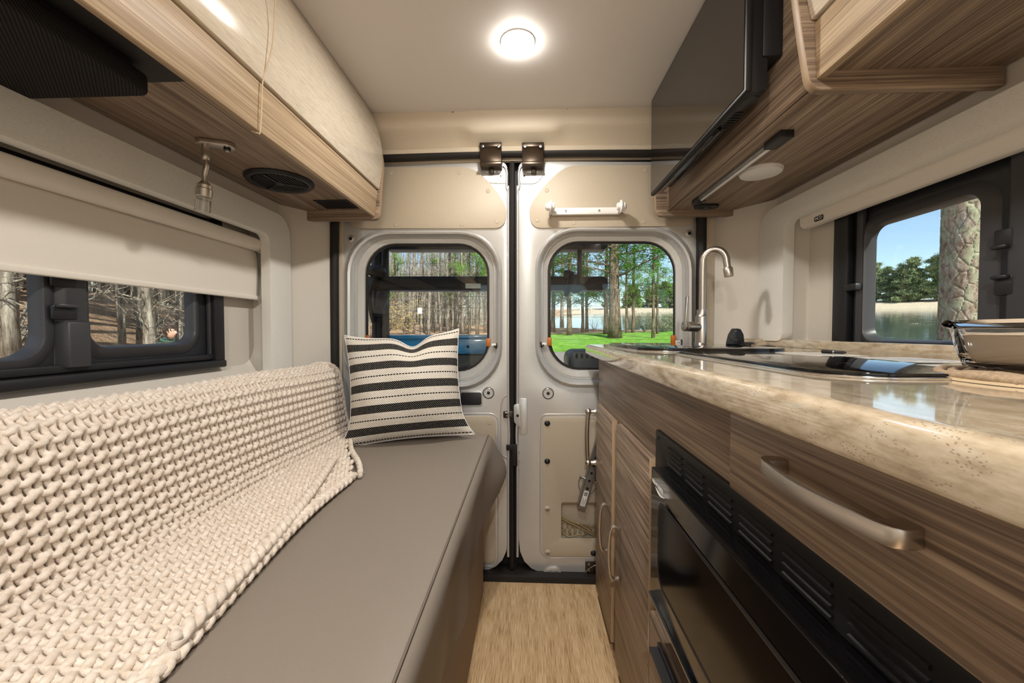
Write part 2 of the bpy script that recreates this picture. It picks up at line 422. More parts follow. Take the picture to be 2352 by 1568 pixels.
d1 = rear_door(1, [(783, 372, 20), (1166, 370, 22), (1168, 900), (1166, 1313, 75), (792, 1313)], 'left')
d2 = rear_door(2, [(1190, 370, 22), (1600, 372, 20), (1596, 1318), (1192, 1318, 80), (1190, 900)], 'right', [prr(1289, 1152, 1560, 1234, 4, Yd, 3)])
# upper tan trim boards
def board(d, L, Y0, t, m, rivets, nm='trim_board', holes=(), r=20):
    V, F = plateVF(pp(fillet(L, r), Y0), [pp(h, Y0) for h in holes], XZ, Y0 - t, Y0 + .002)
    b = mk(nm, V, F, m, d, bev=.003)
    for (u, v, dark) in rivets:
        c = at(u, v, Y=Y0 - t)
        if dark is None: lathe('rivet', [(0, -.001), (.009, -.001), (.009, .001), (.0075, .0016), (.007, .0008), (0, .0012)], c, m, b, ax=(0, -1, 0), n=14)
        else:
            mm = M['blackpl'] if dark else M['panel']
            lathe('rivet', [(0, -.001), (.0125, -.001), (.0125, .001), (.009, .005), (.004, .0075), (0, .008)], c, mm, b, ax=(0, -1, 0), n=14)
            if not dark: lathe('rivet', [(0, 0), (.006, 0), (.005, .009), (0, .0105)], c, M['zinc'], b, ax=(0, -1, 0), n=10)
    return b
board(d1, [(800, 386, 10), (1085, 385, 60), (1130, 424, 40), (1166, 478, 40), (1158, 525, 55), (815, 525, 30), (795, 500, 30)], Yd, .008, M['panel'],
      [(897, 397, None), (1055, 396, None), (1121, 438, None), (910, 515, None), (1061, 514, None), (1141, 508, None)])
board(d2, [(1585, 381, 10), (1300, 381, 60), (1252, 424, 40), (1213, 480, 40), (1222, 525, 60), (1590, 519, 30), (1600, 480, 20)], Yd, .008, M['panel'],
      [(1256, 437, None), (1234, 505, None), (1318, 511, None), (1478, 508, None), (1482, 390, None)])
# lower boards
board(d1, [(800, 957), (1138, 955, 18), (1138, 1290, 15), (800, 1290)], Yd, .008, M['panel'], [(1125, 970, None)])
b2 = board(d2, [(1246, 957, 12), (1592, 957), (1590, 1276), (1246, 1276, 22)], Yd, .008, M['panel'],
      [(1257, 972, True), (1257, 1059, True), (1257, 1168, False), (1258, 1268, False), (1363, 1270, True)], holes=[rr(1289, 1152, 1560, 1234, 4, 3)])
# pocket behind the hole in the right board
ho = prr(1289, 1152, 1560, 1234, 4, Yd - .008, 3); hi_ = prr(1291, 1160, 1558, 1234, 4, Yd + .03, 3)
V, F = loftVF([[XZ(p[0], p[1], Yd - .007) for p in ho], [XZ(p[0], p[1], Yd + .03) for p in hi_]], True, (False, True))
mk('pocket', V, F, M['panel'], d2)
# groove lines round the lower boards (raised beads)
for d, L in ((d1, [(800, 951), (1144, 949, 22), (1144, 1300, 18), (800, 1300)]), (d2, [(1241, 951, 16), (1592, 951), (1592, 1281), (1241, 1281, 26)])):
    tube('door_bead', [XZ(p[0], p[1], Yd + .001) for p in pp(fillet(L, 20), Yd)], .0035, M['silver'], d, n=6, closed=True)
# round grommets, opener pad
for d, u, v in ((d1, 1122, 902), (d2, 1259, 903)):
    c = at(u, v, Y=Yd)
    g = lathe('grommet', [(0, -.002), (.0225, -.002), (.0225, .001), (.020, .003), (.0185, .001), (.0, .001)], c, M['silver'], d, ax=(0, -1, 0))
    lathe('grommet_plug', [(0, 0), (.0075, 0), (.006, .004), (0, .005)], c, M['blackpl'], g, ax=(0, -1, 0), n=14)
    tube('grommet_ring', [c + Vector((math.cos(a * PI / 12) * .0235, -.001, math.sin(a * PI / 12) * .0235)) for a in range(24)], .0014, M['rubber'], g, n=5, closed=True)
V, F = extr(prr(1054, 897, 1109, 933, 7, Yd), XZ, Yd - .003, Yd + .001); f_ = mk('opener_frame', V, F, M['silver'], d1, bev=.002)
V, F = extr(prr(1058, 901, 1106, 930, 5, Yd - .003), XZ, Yd - .0045, Yd); mk('opener_pad', V, F, M['blackpl'], f_, bev=.001)
for d, u, v in ((d1, 806, 548), (d2, 1583, 536)):
    lathe('door_stop', [(0, -.001), (.016, -.001), (.015, .003), (.0105, .006), (.008, .006), (.007, .001), (0, .001)], at(u, v, Y=Yd), M['silver'], d, ax=(0, -1, 0))
    lathe('door_stop_hole', [(0, 0), (.0065, 0), (.0065, .004), (0, .0045)], at(u, v, Y=Yd), M['rubber'], d, ax=(0, -1, 0), n=14)
# amber window clips with cable
for d, L in ((d1, [(847, 779), (1122, 786)]), (d2, [(1262, 784), (1545, 779)])):
    for k, (u, v) in enumerate(L):
        c = at(u, v, Y=Yd + .03); s = 1 if k else -1
        cl = box('window_clip', (c.x - .009, c.x + .009, Yd + .012, Yd + .034, c.z - .018, c.z + .018), M['amber'], d, bev=.004)
        q = at(u + s * 12, v + 6, Y=Yd + .012)
        box('clip_tab', (q.x - .010, q.x + .010, Yd + .006, Yd + .014, q.z - .005, q.z + .006), M['white'], cl, bev=.002)
        e = at(u + s * 18, v + 10, Y=Yd + .004)
        tube('clip_cable', smooth_path([q, e + Vector((0, -.006, -.004)), e + Vector((s * .002, -.008, .004)), e + Vector((s * .004, .0, .016))], 5), .0035, M['rubber'], cl, n=6)
# meeting gap: seals and flanges between the doors
xg = at(1178, 760, Y=Yd).x
V, F = tubeVF([(xg - .004, Yd + .005, .035), (xg - .006, Yd + .005, .6), (xg - .004, Yd + .005, 1.1), (xg - .004, Yd + .005, 1.775)], .012, 8)
mk('meeting_seal', V, F, M['rubber'], d1, smooth=True)
box('gap_backing', (xg - .03, xg + .03, Yd + .052, Yd + .06, .03, 1.79), M['rubber'], d1, bev=0)
for d, dx in ((d1, -.020), (d2, .020)):
    tube('door_flange', smooth_path([(xg + dx, Yd - .004, .09), (xg + dx, Yd - .004, .5), (xg + dx * .8, Yd - .004, .62), (xg + dx, Yd - .004, .80), (xg + dx, Yd - .004, 1.6), (xg + dx, Yd - .004, 1.655), (xg + dx * 1.3, Yd - .004, 1.675), (xg + dx * 1.3, Yd - .004, 1.74), (xg + dx * 2.0, Yd - .004, 1.762)], 4), .0055, M['silver'], d, n=8)
# striker plate, latch, hook
V, F = extr(prr(1192, 914, 1212, 997, 6, Yd), XZ, Yd - .002, Yd + .001); stp = mk('striker_plate', V, F, M['silver'], d2, bev=.001)
V, F = extr(pp(fillet([(1180, 928), (1194, 926), (1196, 982), (1181, 968)], 5), Yd), XZ, Yd - .012, Yd); sb_ = mk('striker_block', V, F, M['silver'], stp, bev=.003)
V, F = extr(prr(1186, 950, 1192, 956, 2, Yd), XZ, Yd - .0128, Yd - .011); mk('striker_slot', V, F, M['rubber'], sb_)
V, F = extr(prr(1156, 943, 1179, 959, 3, Yd), XZ, Yd - .008, Yd); lt = mk('latch', V, F, M['bronze'], d1, bev=.002)
c = at(1167, 951, Y=Yd - .01); tube('latch_loop', [c + Vector((-.012, 0, .006)), c + Vector((.012, -.002, .004)), c + Vector((.014, -.002, -.004)), c + Vector((-.008, 0, -.008))], .003, M['zinc'], lt, n=6)
V, F = extr(pp(fillet([(1163, 1020), (1188, 1018), (1189, 1068), (1177, 1068), (1176, 1032), (1163, 1032)], 2), Yd), XZ, Yd - .014, Yd); mk('door_hook', V, F, M['rubber'], d2, bev=.002)
for v in (1038, 1058, 1078):
    c = at(1193, v, Y=Yd); lathe('screw', [(0, -.001), (.004, -.001), (.003, .003), (0, .0035)], c, M['steel'], d2, ax=(0, -1, 0), n=10)
# raised contour of the left door's latch side
tube('door_bead', smooth_path([XZ(p[0], p[1], Yd + .001) for p in pp([(1166, 905), (1152, 925), (1150, 1000), (1152, 1040), (1166, 1052)], Yd)], 5), .004, M['silver'], d1, n=6)
# brackets at the top: bronze latch boxes over the seal
for d, u in ((d1, 1127), (d2, 1224)):
    a = at(u - 25, 328, Y=1.645); b = at(u + 25, 378, Y=1.645)
    pr = [(1.642, a.z), (1.634, a.z - .004), (1.634, a.z - .020), (1.645, a.z - .030), (1.655, b.z + .018), (1.640, b.z + .012), (1.640, b.z), (1.70, b.z), (1.70, a.z)]
    V, F = extr(pr, lambda p, q, t: Vector((t, p, q)), a.x, b.x)
    h = mk('upper_latch', V, F, M['bronze'], d, bev=.002)
    for du in (-18, 18):
        lathe('screw', [(0, -.001), (.0065, -.001), (.0055, .003), (.002, .0035), (0, .002)], at(u + du, 336, Y=1.634), M['zinc'], h, ax=(0, -1, 0), n=12)
    V, F = extr(prr(u - 20 if d is d1 else u - 16, 374, u + 24 if d is d1 else u + 20, 398, 4, Yd), XZ, Yd - .004, Yd); lp = mk('latch_plate', V, F, M['zinc'], d, bev=.001)
    V, F = extr(prr(u - 4, 372, u + 8, 401, 2, Yd), XZ, Yd - .016, Yd); mk('latch_bolt', V, F, M['bronze'], lp, bev=.002)
    for du, v in ((-14, 380), (14, 378), (14, 394)):
        lathe('screw', [(0, -.001), (.005, -.001), (.004, .003), (0, .0035)], at(u + du * (1 if d is d1 else 1), v, Y=Yd - .004), M['zinc'], lp, ax=(0, -1, 0), n=10)
    L = [(u - 20, 400), (u - 8, 418, 10), (u + 38, 421)] if d is d1 else [(u + 24, 400), (u + 6, 420, 10), (u - 34, 421)]
    lathe('screw', [(0, -.001), (.005, -.001), (.003, .001), (0, .001)], at(u + (23 if d is d1 else -20), 404, Y=Yd), M['rubber'], d, ax=(0, -1, 0), n=10)
    tube('door_bead', smooth_path([XZ(p[0], p[1], Yd) for p in pp([q[:2] for q in L], Yd)], 5), .003, M['silver'], d, n=6)
# bottom latch of the right door
V, F = extr(pp(fillet([(1243, 1318), (1256, 1302, 6), (1282, 1301, 6), (1292, 1318)], 4), Yd), XZ, Yd - .006, Yd); bl = mk('bottom_latch', V, F, M['silver'], d2, bev=.002)
for u, v in ((1264, 1313), (1278, 1313)):
    lathe('screw', [(0, -.001), (.006, -.001), (.005, .004), (0, .005)], at(u, v, Y=Yd - .006), M['zinc'], bl, ax=(0, -1, 0), n=10)
V, F = extr(prr(1344, 1288, 1372, 1322, 3, Yd), XZ, Yd - .012, Yd); ml = mk('bottom_lock', V, F, M['bronze'], d2, bev=.002)
for v in (1295, 1309):
    lathe('screw', [(0, -.001), (.006, -.001), (.005, .004), (0, .005)], at(1353, v, Y=Yd - .012), M['zinc'], ml, ax=(0, -1, 0), n=10)
tube('wire_hook', smooth_path([at(u, v, Y=Yd - .016) for u, v in ((1378, 1294), (1362, 1300), (1349, 1308), (1346, 1318), (1350, 1323), (1357, 1324))], 5), .0022, M['chrome'], d2, n=6)
# ================================================================== SIDE WINDOWS
def side_window(n, x, s, outer, holes, lab):
    """black framed slider window; x = inner face, s = outward sign; holes: list of (y0,z0,y1,z1,r)"""
    hl = [rr(*h[:4], h[4]) for h in holes]
    V, F = plateVF(rr(*outer, .02), hl, YZ, x, x + s * .022)
    o = st(mk('window_%d' % n, V, F, M['blackpl'], bev=.003)); o['label'] = lab
    for h in holes:
        rings = []
        for g, dx in ((-.006, -.006), (-.002, -.012), (.010, -.010), (.026, .0)):
            rings.append([YZ(p[0], p[1], x + s * dx) for p in rr(h[0] - g, h[1] - g, h[2] + g, h[3] + g, h[4] + g)])
        rings.insert(0, [YZ(p[0], p[1], x + s * .018) for p in rr(h[0] + .008, h[1] + .008, h[2] - .008, h[3] - .008, h[4])])
        V, F = loftVF(rings); mk('sash', V, F, M['greypl'], o, smooth=True)
        V, F = extr(rr(h[0], h[1], h[2], h[3], h[4]), YZ, x + s * .014, x + s * .018); mk('pane', V, F, M['pane'], o)
    return o
Xw = XL - .057
yL = lambda u, X: at(u, 700, X=X).y
w1 = side_window(1, Xw, -1, (.10, .955, 1.262, 1.42), [(yL(190, Xw), 1.022, yL(441, Xw), 1.385, .045), (.20, 1.004, yL(92, Xw), 1.385, .05)], 'black framed sliding window behind the couch')
# tall grip pillar with two latches, bottom rails
a, b = yL(120, Xw), yL(196, Xw)
rings = [[Vector((Xw + dx, y, z)) for dx, y in ((0, a), (.018, a + .012), (.018, b - .012), (0, b))] for z in (.985, .99, 1.40)]
rings[0] = [Vector((Xw + .002, p.y, p.z)) for p in rings[0]]
V, F = loftVF(rings, False, (False, False)); V2, F2 = extr([(0, a), (.026, a + .010), (.028, b - .014), (0, b)], lambda p, q, t: Vector((Xw + p, q, t)), .985, 1.085)
pl = mk('grip_pillar', *joinVF((V, F), (V2, F2)), M['greypl'], w1, bev=.003)
for z in (1.105, 1.175):
    yc = yL(150, Xw + .02)
    q = box('latch_cup', (Xw + .012, Xw + .0205, yc - .024, yc + .024, z - .016, z + .016), M['blackpl'], pl, bev=.004)
    box('latch_lip', (Xw + .018, Xw + .030, yc - .018, yc + .020, z + .010, z + .018), M['greypl'], q, bev=.003)
box('bottom_rail', (Xw, Xw + .030, .10, 1.262, .948, .972), M['blackpl'], w1, bev=.006)
box('bottom_rail', (Xw, Xw + .016, .10, 1.262, .974, .992), M['blackpl'], w1, bev=.004)
box('end_post', (Xw, Xw + .024, 1.222, 1.262, .955, 1.42), M['blackpl'], w1, bev=.005)
box('end_post', (Xw, Xw + .012, 1.212, 1.224, .985, 1.42), M['greypl'], w1, bev=.005)
c = at(447, 672, X=Xw + .012)
lathe('screw', [(0, 0), (.007, 0), (.006, .003), (.003, .002), (0, .002)], (Xw + .012, c.y, c.z), M['zinc'], w1, ax=(1, 0, 0), n=12)

Xw2 = XR + .057
w2 = side_window(2, Xw2, 1, (.30, .985, 1.275, 1.43), [(yL(2262, Xw2), 1.035, yL(1990, Xw2), 1.362, .035), (.34, 1.03, .74, 1.38, .04)], 'black framed sliding window behind the worktop')
a, b = .765, .835
V, F = extr([(0, a), (.024, a + .010), (.024, b - .014), (.012, b - .002), (0, b)], lambda p, q, t: Vector((Xw2 - p, q, t)), .99, 1.43)
pl = mk('grip_pillar', V, F, M['greypl'], w2, bev=.004)
for v in (548, 655):
    q0 = at(2305, v, X=Xw2 - .024)
    q = box('latch_cup', (Xw2 - .0265, Xw2 - .016, q0.y - .016, q0.y + .017, q0.z - .020, q0.z + .020), M['blackpl'], pl, bev=.005)
    box('latch_lip', (Xw2 - .034, Xw2 - .022, q0.y - .012, q0.y + .016, q0.z + (-.02 if v < 600 else .012), q0.z + (-.012 if v < 600 else .020)), M['blackpl'], q, bev=.003)
box('end_post', (Xw2 - .022, Xw2, 1.22, 1.275, .985, 1.43), M['blackpl'], w2, bev=.005)
box('end_post', (Xw2 - .014, Xw2, 1.176, 1.20, .985, 1.43), M['greypl'], w2, bev=.006)
box('bottom_rail', (Xw2 - .020, Xw2, .30, 1.275, .985, 1.018), M['blackpl'], w2, bev=.006)
c = at(1955, 660, X=Xw2 - .02)
box('slide_latch', (Xw2 - .030, Xw2 - .008, c.y - .028, c.y + .014, c.z - .010, c.z + .010), M['blackpl'], w2, bev=.004)

# ================================================================== BLINDS
def roller_blind():
    t = thing('roller_blind', 'half lowered ivory roller blind over the left window', 'blind', (XL - .012, .5, 1.18))
    yt = 1.415
    tube('roller', [(XL - .018, -.9, 1.374), (XL - .018, yt, 1.374)], .023, M['blind'], t, n=20)
    prof = [(XL - .040, 1.372), (XL - .026, 1.345), (XL - .020, 1.31), (XL - .018, 1.25), (XL - .020, 1.186)]
    rings = []
    for i in range(30):
        y = -.9 + (yt - .012 + .9) * i / 29
        rings.append([Vector((x + .0016 * math.sin(y * 9 + z * 20), y, z)) for x, z in prof])
    r2 = [[p + Vector((-.0012, 0, 0)) for p in r[::-1]] for r in rings]
    V, F = loftVF([a + b for a, b in zip(rings, r2)], True, (True, True)); mk('blind_fabric', V, F, M['blind'], t, smooth=True)
    V, F = extr(rr(XL - .0245, 1.176, XL - .0155, 1.192, .004, 3), lambda p, q, s: Vector((p, s, q)), -.9, yt - .012); mk('hem_bar', V, F, M['blind'], t, smooth=True)
    lathe('end_cap', [(0, 0), (.026, 0), (.026, .008), (.012, .012), (0, .012)], (XL - .018, yt, 1.374), M['blind'], t, ax=(0, 1, 0))
    tube('side_track', [(XL - .012, 1.425, .93), (XL - .012, 1.425, 1.37)], .006, M['rubber'], t, n=6)
roller_blind()
def cassette():
    t = thing('rolled_blind', 'rolled up beige blind in its cassette over the right window', 'blind', (XR + .01, .5, 1.40))
    V, F = extr([(XR + .0, 1.475), (XR - .004, 1.44), (XR - .002, 1.412), (XR + .008, 1.402), (XR + .03, 1.402), (XR + .04, 1.475)], lambda p, q, s: Vector((p, s, q)), -.5, at(1838, 520, X=XR).y)
    mk('cassette', V, F, M['blind'], t, bev=.004)
    a = at(1870, 506, X=XR - .004); 
    V, F = extr(rr(a.y - .037, a.z - .006, a.y - .001, a.z + .009, .004, 4), YZ, XR - .0045, XR - .0025); p = mk('badge', V, F, M['ink'], t)
    R = Matrix(((0, 0, -1, XR - .0047), (-1, 0, 0, a.y - .005), (0, 1, 0, a.z - .003), (0, 0, 0, 1)))
    text_part('badge_lettering', 'MCD', M['logo'], p, R, .0135)
cassette()

# ================================================================== COUCH
SZ = .645
couch = thing('couch', 'long taupe couch bed with loose cover along the left wall', 'couch', (-.5, .5, 0))
box('base', (-.87, -.185, -.9, 1.60, 0, .52), M['couchbase'], couch, bev=.01)
def couch_cover():
    ys = [-.9 + 2.5 * i / 100 for i in range(101)]; rings = []
    for y in ys:
        e = max(0, (y - 1.30) / .30)                      # the cover bunches out at the far corner
        fold = .010 * math.sin(y * 9.0) + .006 * math.sin(y * 21 + 1) + .018 * math.exp(-((y - .82) / .10) ** 2) * -1
        pr = [(-.80, SZ - .004), (-.60, SZ), (-.40, SZ + .002), (-.22, SZ + .001), (-.172, SZ - .001), (-.155, SZ - .006), (-.145, SZ - .018)]
        nz = 14
        for k in range(1, nz + 1):
            q = k / nz; z = SZ - .018 - q * (.265 + .01 * math.sin(y * 5))
            x = -.142 + fold * q ** .8 - .018 * q * (1 - e)
            x += e * (.055 * math.sin(PI * min(1, q * 1.0)) ** 1.5 - .035 * q * q)
            pr.append((x, z))
        rings.append([Vector((x, y, z)) for x, z in pr])
    V, F = loftVF(rings, False)
    # end face at the doors
    n = len(rings[0]); last = rings[-1]
    V = list(V); k0 = len(V); V += [Vector((p.x - (.01 if i > 5 else 0), 1.607, p.z - .02)) for i, p in enumerate(last)]
    k1 = len(V); V += [Vector((p.x - (.03 if i > 5 else 0), 1.61, min(p.z - .02, .40))) for i, p in enumerate(last)]
    b0 = (len(rings) - 1) * n
    for i in range(n - 1):
        F.append((b0 + i, b0 + i + 1, k0 + i + 1, k0 + i)); F.append((k0 + i, k0 + i + 1, k1 + i + 1, k1 + i))
    return mk('seat_cover', V, F, M['couch'], couch, smooth=True)
couch_cover()
tube('seam', [(-.163 + .0012 * math.sin(y * 3), y, SZ - .0015) for y in [-.8 + 2.4 * i / 60 for i in range(61)]], .0022, M['seam'], couch, n=6)
def backrest():
    prof = fillet([(-.735, SZ - .03), (-.755, SZ + .02, .03), (-.775, .905, .05), (-.865, .905, .05), (-.885, SZ - .03)], .03, 6)
    V, F = extr(prof, lambda p, q, t: Vector((p, t, q)), -.9, 1.60)
    return mk('backrest', V, F, M['couch'], couch, bev=.02, seg=4)
backrest()

# ================================================================== KNITTED THROW
def throw():
    t = thing('knitted_throw', 'chunky cream knitted throw draped over the couch back and seat', 'blanket', (-.6, .7, SZ))
    # guide profile (X,Z): from behind the top of the backrest, over, down, out on the seat to the hem
    prof = smooth_path([Vector((x, 0, z)) for x, z in ((-.895, .80), (-.890, .875), (-.868, .914), (-.830, .924), (-.79, .918), (-.763, .89), (-.752, .82), (-.742, .74), (-.728, .69), (-.690, .660), (-.62, .654), (-.54, .652), (-.465, .651))], 8)
    L = [0]
    for i in range(1, len(prof)): L.append(L[-1] + (prof[i] - prof[i - 1]).length)
    T = L[-1]
    def P(t):
        t = min(max(t, 0), T)
        lo, hi = 0, len(L) - 1
        while hi - lo > 1:
            m_ = (lo + hi) // 2
            if L[m_] <= t: lo = m_
            else: hi = m_
        f = (t - L[lo]) / max(1e-9, L[hi] - L[lo])
        return prof[lo].lerp(prof[hi], f), (prof[hi] - prof[lo]).normalized()
    def hem(y):                # length of the profile at y (the seat edge wanders)
        return T + .012 * math.sin(y * 5.2 + .4) + .02 * math.sin(y * 2.3 + 2) - .0
    # the far edge: upright part ends at 1.545, seat part ends earlier
    def yfar(t):
        q = max(0, min(1, (t - T * .62) / (T * .38)))
        return 1.548 - .46 * q ** 1.15 + .012 * math.sin(q * 9)
    def S(y, t, n=0.0):
        p, d = P(t); nrm = Vector((d.z, 0, -d.x));  nrm = -nrm if nrm.dot(Vector((1, 0, 1))) < 0 else nrm
        if t < T * .25 and d.x > .2: nrm = Vector((0, 0, 1)) if nrm.z < 0 else nrm
        if t < T * .14: nrm = Vector((-d.z, 0, d.x)); nrm = nrm if nrm.x < 0 else -nrm
        ext = max(0, t - T)
        lift = .004 * math.sin(y * 11 + t * 7)
        wav = .012 * math.sin(y * 3.1 + 1) * (1 if t > T * .6 else .3)
        return Vector((p.x + ext, y, p.z)) + Vector((wav * (t / T) if t > T * .65 else 0, 0, 0)) + nrm * (n + lift * .5 + .002)
    pitch, rowh = .0250, .0245
    rows = int(T / rowh) + 1; VV, FF = [], []
    YN = .02
    for r in range(rows):
        t0 = (r + .5) * rowh
        y1 = yfar(t0); k = int((y1 - YN) / pitch); path, rad = [], []
        for i in range(k * 14 + 1):
            a = i / 14.0; y = YN + a * pitch; th = 2 * PI * a
            dt = rowh * (.60 * math.sin(th) + .13 * math.sin(2 * th + .5))
            nn = .0042 - .0038 * math.cos(2 * th) + .0008 * math.sin(th)
            sc = hem(y) / T
            path.append(S(y - .0034 * math.sin(2 * th) + .0028 * math.sin(th), (t0 + dt) * sc, nn)); rad.append(.0056 - .0004 * math.cos(2 * th))
        V, F = tubeVF(path, rad, 7); VV.append((V, F))
    V, F = joinVF(*VV); mk('knit_rows', V, F, M['knit'], t, smooth=True, kind='stuff', sharp=180)
    # closed cloth below the loops
    rings = []
    for i in range(61):
        rings.append([(lambda yy: S(yy, hem(yy) * j / 40 - .004, -.002))(min(YN + (1.552 - YN) * i / 60, yfar(T * j / 40))) for j in range(41)])
    V, F = loftVF(rings, False); mk('knit_backing', V, F, M['knit'], t, smooth=True)
    # plaited edges: hem and far side
    def plait(fn, n, amp=.006):
        A, B = [], []
        for i in range(n):
            p, e = fn(i / (n - 1)); th = i * .85
            A.append(p + e * amp * math.sin(th) + Vector((0, 0, .004 + .004 * math.cos(th)))); B.append(p - e * amp * math.sin(th) + Vector((0, 0, .004 - .004 * math.cos(th))))
        return joinVF(tubeVF(A, .0075, 7), tubeVF(B, .0075, 7))
    yend = yfar(T)
    V1 = plait(lambda q: (S(YN + (yend - YN) * q, hem(YN + (yend - YN) * q) + .006, .004), Vector((1, 0, 0))), 210)
    V2 = plait(lambda q: (S(yfar(T * (.14 + .86 * q)) + .004, T * (.14 + .86 * q), .004), Vector((0, 1, 0))), 150, .004)
    mk('plaited_edge', *joinVF(V1, V2), M['knit'], t, smooth=True, sharp=180)
    # the doubled over strip near the far end of the hem
    def fl(q): 
        p = Vector((-.60, 1.19, SZ + .026)).lerp(Vector((-.445, .47, SZ + .026)), q); p.x += .018 * math.sin(q * PI); return p, Vector((.95, .3, 0))
    mk('folded_edge', *plait(fl, 120), M['knit'], t, smooth=True, sharp=180)
    tube('loose_thread', smooth_path([(-.515, 1.115, SZ + .012), (-.498, 1.118, SZ + .004), (-.492, 1.126, SZ + .004), (-.497, 1.130, SZ + .006)], 5), .0012, M['white'], t, n=5)
throw()

# ================================================================== PILLOW
def pillow_mat():
    x = NT('black_white_striped_cotton'); x.set(.9, 0, .15)
    uv = x.n('ShaderNodeUVMap'); s = x.n('ShaderNodeSeparateXYZ'); x.l(uv.outputs[0], s.inputs[0])
    U, V_ = s.outputs[0], s.outputs[1]                        # metres on the cloth
    fz = x.math('FRACT', x.math('ADD', x.math('DIVIDE', V_, .0785), .52))
    band = x.math('LESS_THAN', x.math('ABSOLUTE', x.math('SUBTRACT', fz, .5)), .185)
    line = x.math('LESS_THAN', x.math('ABSOLUTE', x.math('SUBTRACT', fz, x.math('ROUND', fz))), .026)
    dash = x.math('GREATER_THAN', x.math('SINE', x.math('MULTIPLY', U, 2 * PI / .0105)), -.72)
    du = x.math('SINE', x.math('MULTIPLY', x.math('ADD', U, V_), 2 * PI / .0078)); dv = x.math('SINE', x.math('MULTIPLY', x.math('SUBTRACT', U, V_), 2 * PI / .0078))
    dots = x.math('GREATER_THAN', x.math('ADD', du, dv), 1.45)
    blk = x.math('MAXIMUM', x.math('MULTIPLY', band, x.math('SUBTRACT', 1.0, dots)), x.math('MULTIPLY', line, dash))
    x.col(x.mix(blk, srgb(226, 218, 205), srgb(20, 19, 20)))
    x.bump(x.math('ADD', x.math('MULTIPLY', du, .5), x.math('MULTIPLY', dv, .25)), .55, .002)
    return x.m
def pillow():
    Wd, H, N = .44, .412, 44
    root = thing('throw_pillow', 'square black and white striped pillow with dented top at couch end', 'pillow', (0, 0, 0))
    verts = []; uvl = []
    def pt(a, b, side):
        # a,b in -1..1
        ex = abs(a); ez = abs(b)
        prof = max(0, (1 - ex ** 2.2)) ** .62 * max(0, (1 - ez ** 2.2)) ** .62
        th = .115 * prof
        x = a * Wd / 2 * (1 - .085 * (1 - ez ** 2) * ex ** 2); z = b * H / 2 * (1 - .06 * (1 - ex ** 2) * ez ** 2)
        if b > 0: 
            z -= .040 * math.exp(-((a - .16) / .22) ** 2) * b ** 2.0        # the chop in the top edge
            th *= 1 - .35 * math.exp(-((a - .16) / .16) ** 2) * b ** 2
            z += .012 * ex ** 4 * b ** 2
        if b < -.5:
            x += (.030 * ((-b - .5) / .5) ** 2) * (1 if a > .7 else 0) * (a - .7) / .3
            x -= (.030 * ((-b - .5) / .5) ** 2) * (1 if a < -.7 else 0) * (-a - .7) / .3
        th += .004 * math.sin(a * 7 + b * 3) * prof
        return Vector((x, side * th, z))
    V, F = [], []
    def idx(i, j, s): return (i * (N + 1) + j) * 2 + s
    for i in range(N + 1):
        for j in range(N + 1):
            a = -1 + 2 * i / N; b = -1 + 2 * j / N
            V += [pt(a, b, -1), pt(a, b, 1)]
    for i in range(N):
        for j in range(N):
            F.append((idx(i, j, 0), idx(i + 1, j, 0), idx(i + 1, j + 1, 0), idx(i, j + 1, 0)))
            F.append((idx(i, j, 1), idx(i, j + 1, 1), idx(i + 1, j + 1, 1), idx(i + 1, j, 1)))
    me = bpy.data.meshes.new('cushion'); me.from_pydata([tuple(p) for p in V], [], F)
    uv = me.uv_layers.new(name='cloth')
    for li, lp in enumerate(me.loops):
        k = lp.vertex_index // 2; i, j = divmod(k, N + 1)
        uv.data[li].uv = ((i / N - .5) * Wd, (j / N - .5) * H + .0)
    for p in me.polygons: p.use_smooth = True
    me.materials.append(pillow_mat())
    o = bpy.data.objects.new('cushion', me); COL.objects.link(o); o.parent = root
    # piped seam round the edge
    ring = [pt(-1 + 2 * i / N, 1, 1) for i in range(N)] + [pt(1, 1 - 2 * i / N, 1) for i in range(N)] + [pt(1 - 2 * i / N, -1, 1) for i in range(N)] + [pt(-1, -1 + 2 * i / N, 1) for i in range(N)]
    V, F = tubeVF(ring, .0018, 6, closed=True)
    ORG[root.name] = Vector((0, 0, 0)); mk('piping', V, F, M['white'], root, smooth=True)
    root.location = (-.475, 1.515, SZ + .205); root.rotation_euler = (math.radians(-13), math.radians(-3.5), math.radians(13))
pillow()
# ================================================================== LEFT OVERHEAD CABINET
ZB = 1.55
lc = thing('overhead_cabinet', 'long overhead cabinet with cream doors above the couch', 'cabinet', (-.79, .4, ZB))
box('bottom_board', (XL + .004, -.632, YF + .5, 1.585, ZB, ZB + .018), M['wood_y'], lc, bev=.001)
V, F = extr([(-.632, 1.523), (-.618, 1.523), (-.606, 1.625), (-.620, 1.625)], lambda p, q, t: Vector((p, t, q)), YF + .5, 1.585)
mk('front_rail', V, F, M['wood_rail'], lc, bev=.0015)
def bowed(y0, y1, nm, x0=-.606, bow=.026, m='cream', parent=lc, sgn=1, z0=1.631, z1=1.936):
    rings = []
    for i in range(9):
        z = z0 + (z1 - z0) * i / 8; q = i / 8
        x = x0 + sgn * (bow * math.sin(PI * min(1, q * .9 + .08)) - .022 * q * q)
        rings.append([Vector((x, y0, z)), Vector((x, y1, z)), Vector((x - sgn * .018, y1, z)), Vector((x - sgn * .018, y0, z))])
    V, F = loftVF(rings, True, (True, True)); return mk(nm, V, F, M[m], parent, bev=.002, angle=60)
bowed(.08, 1.585, 'cabinet_door'); bowed(-.9, .076, 'cabinet_door')
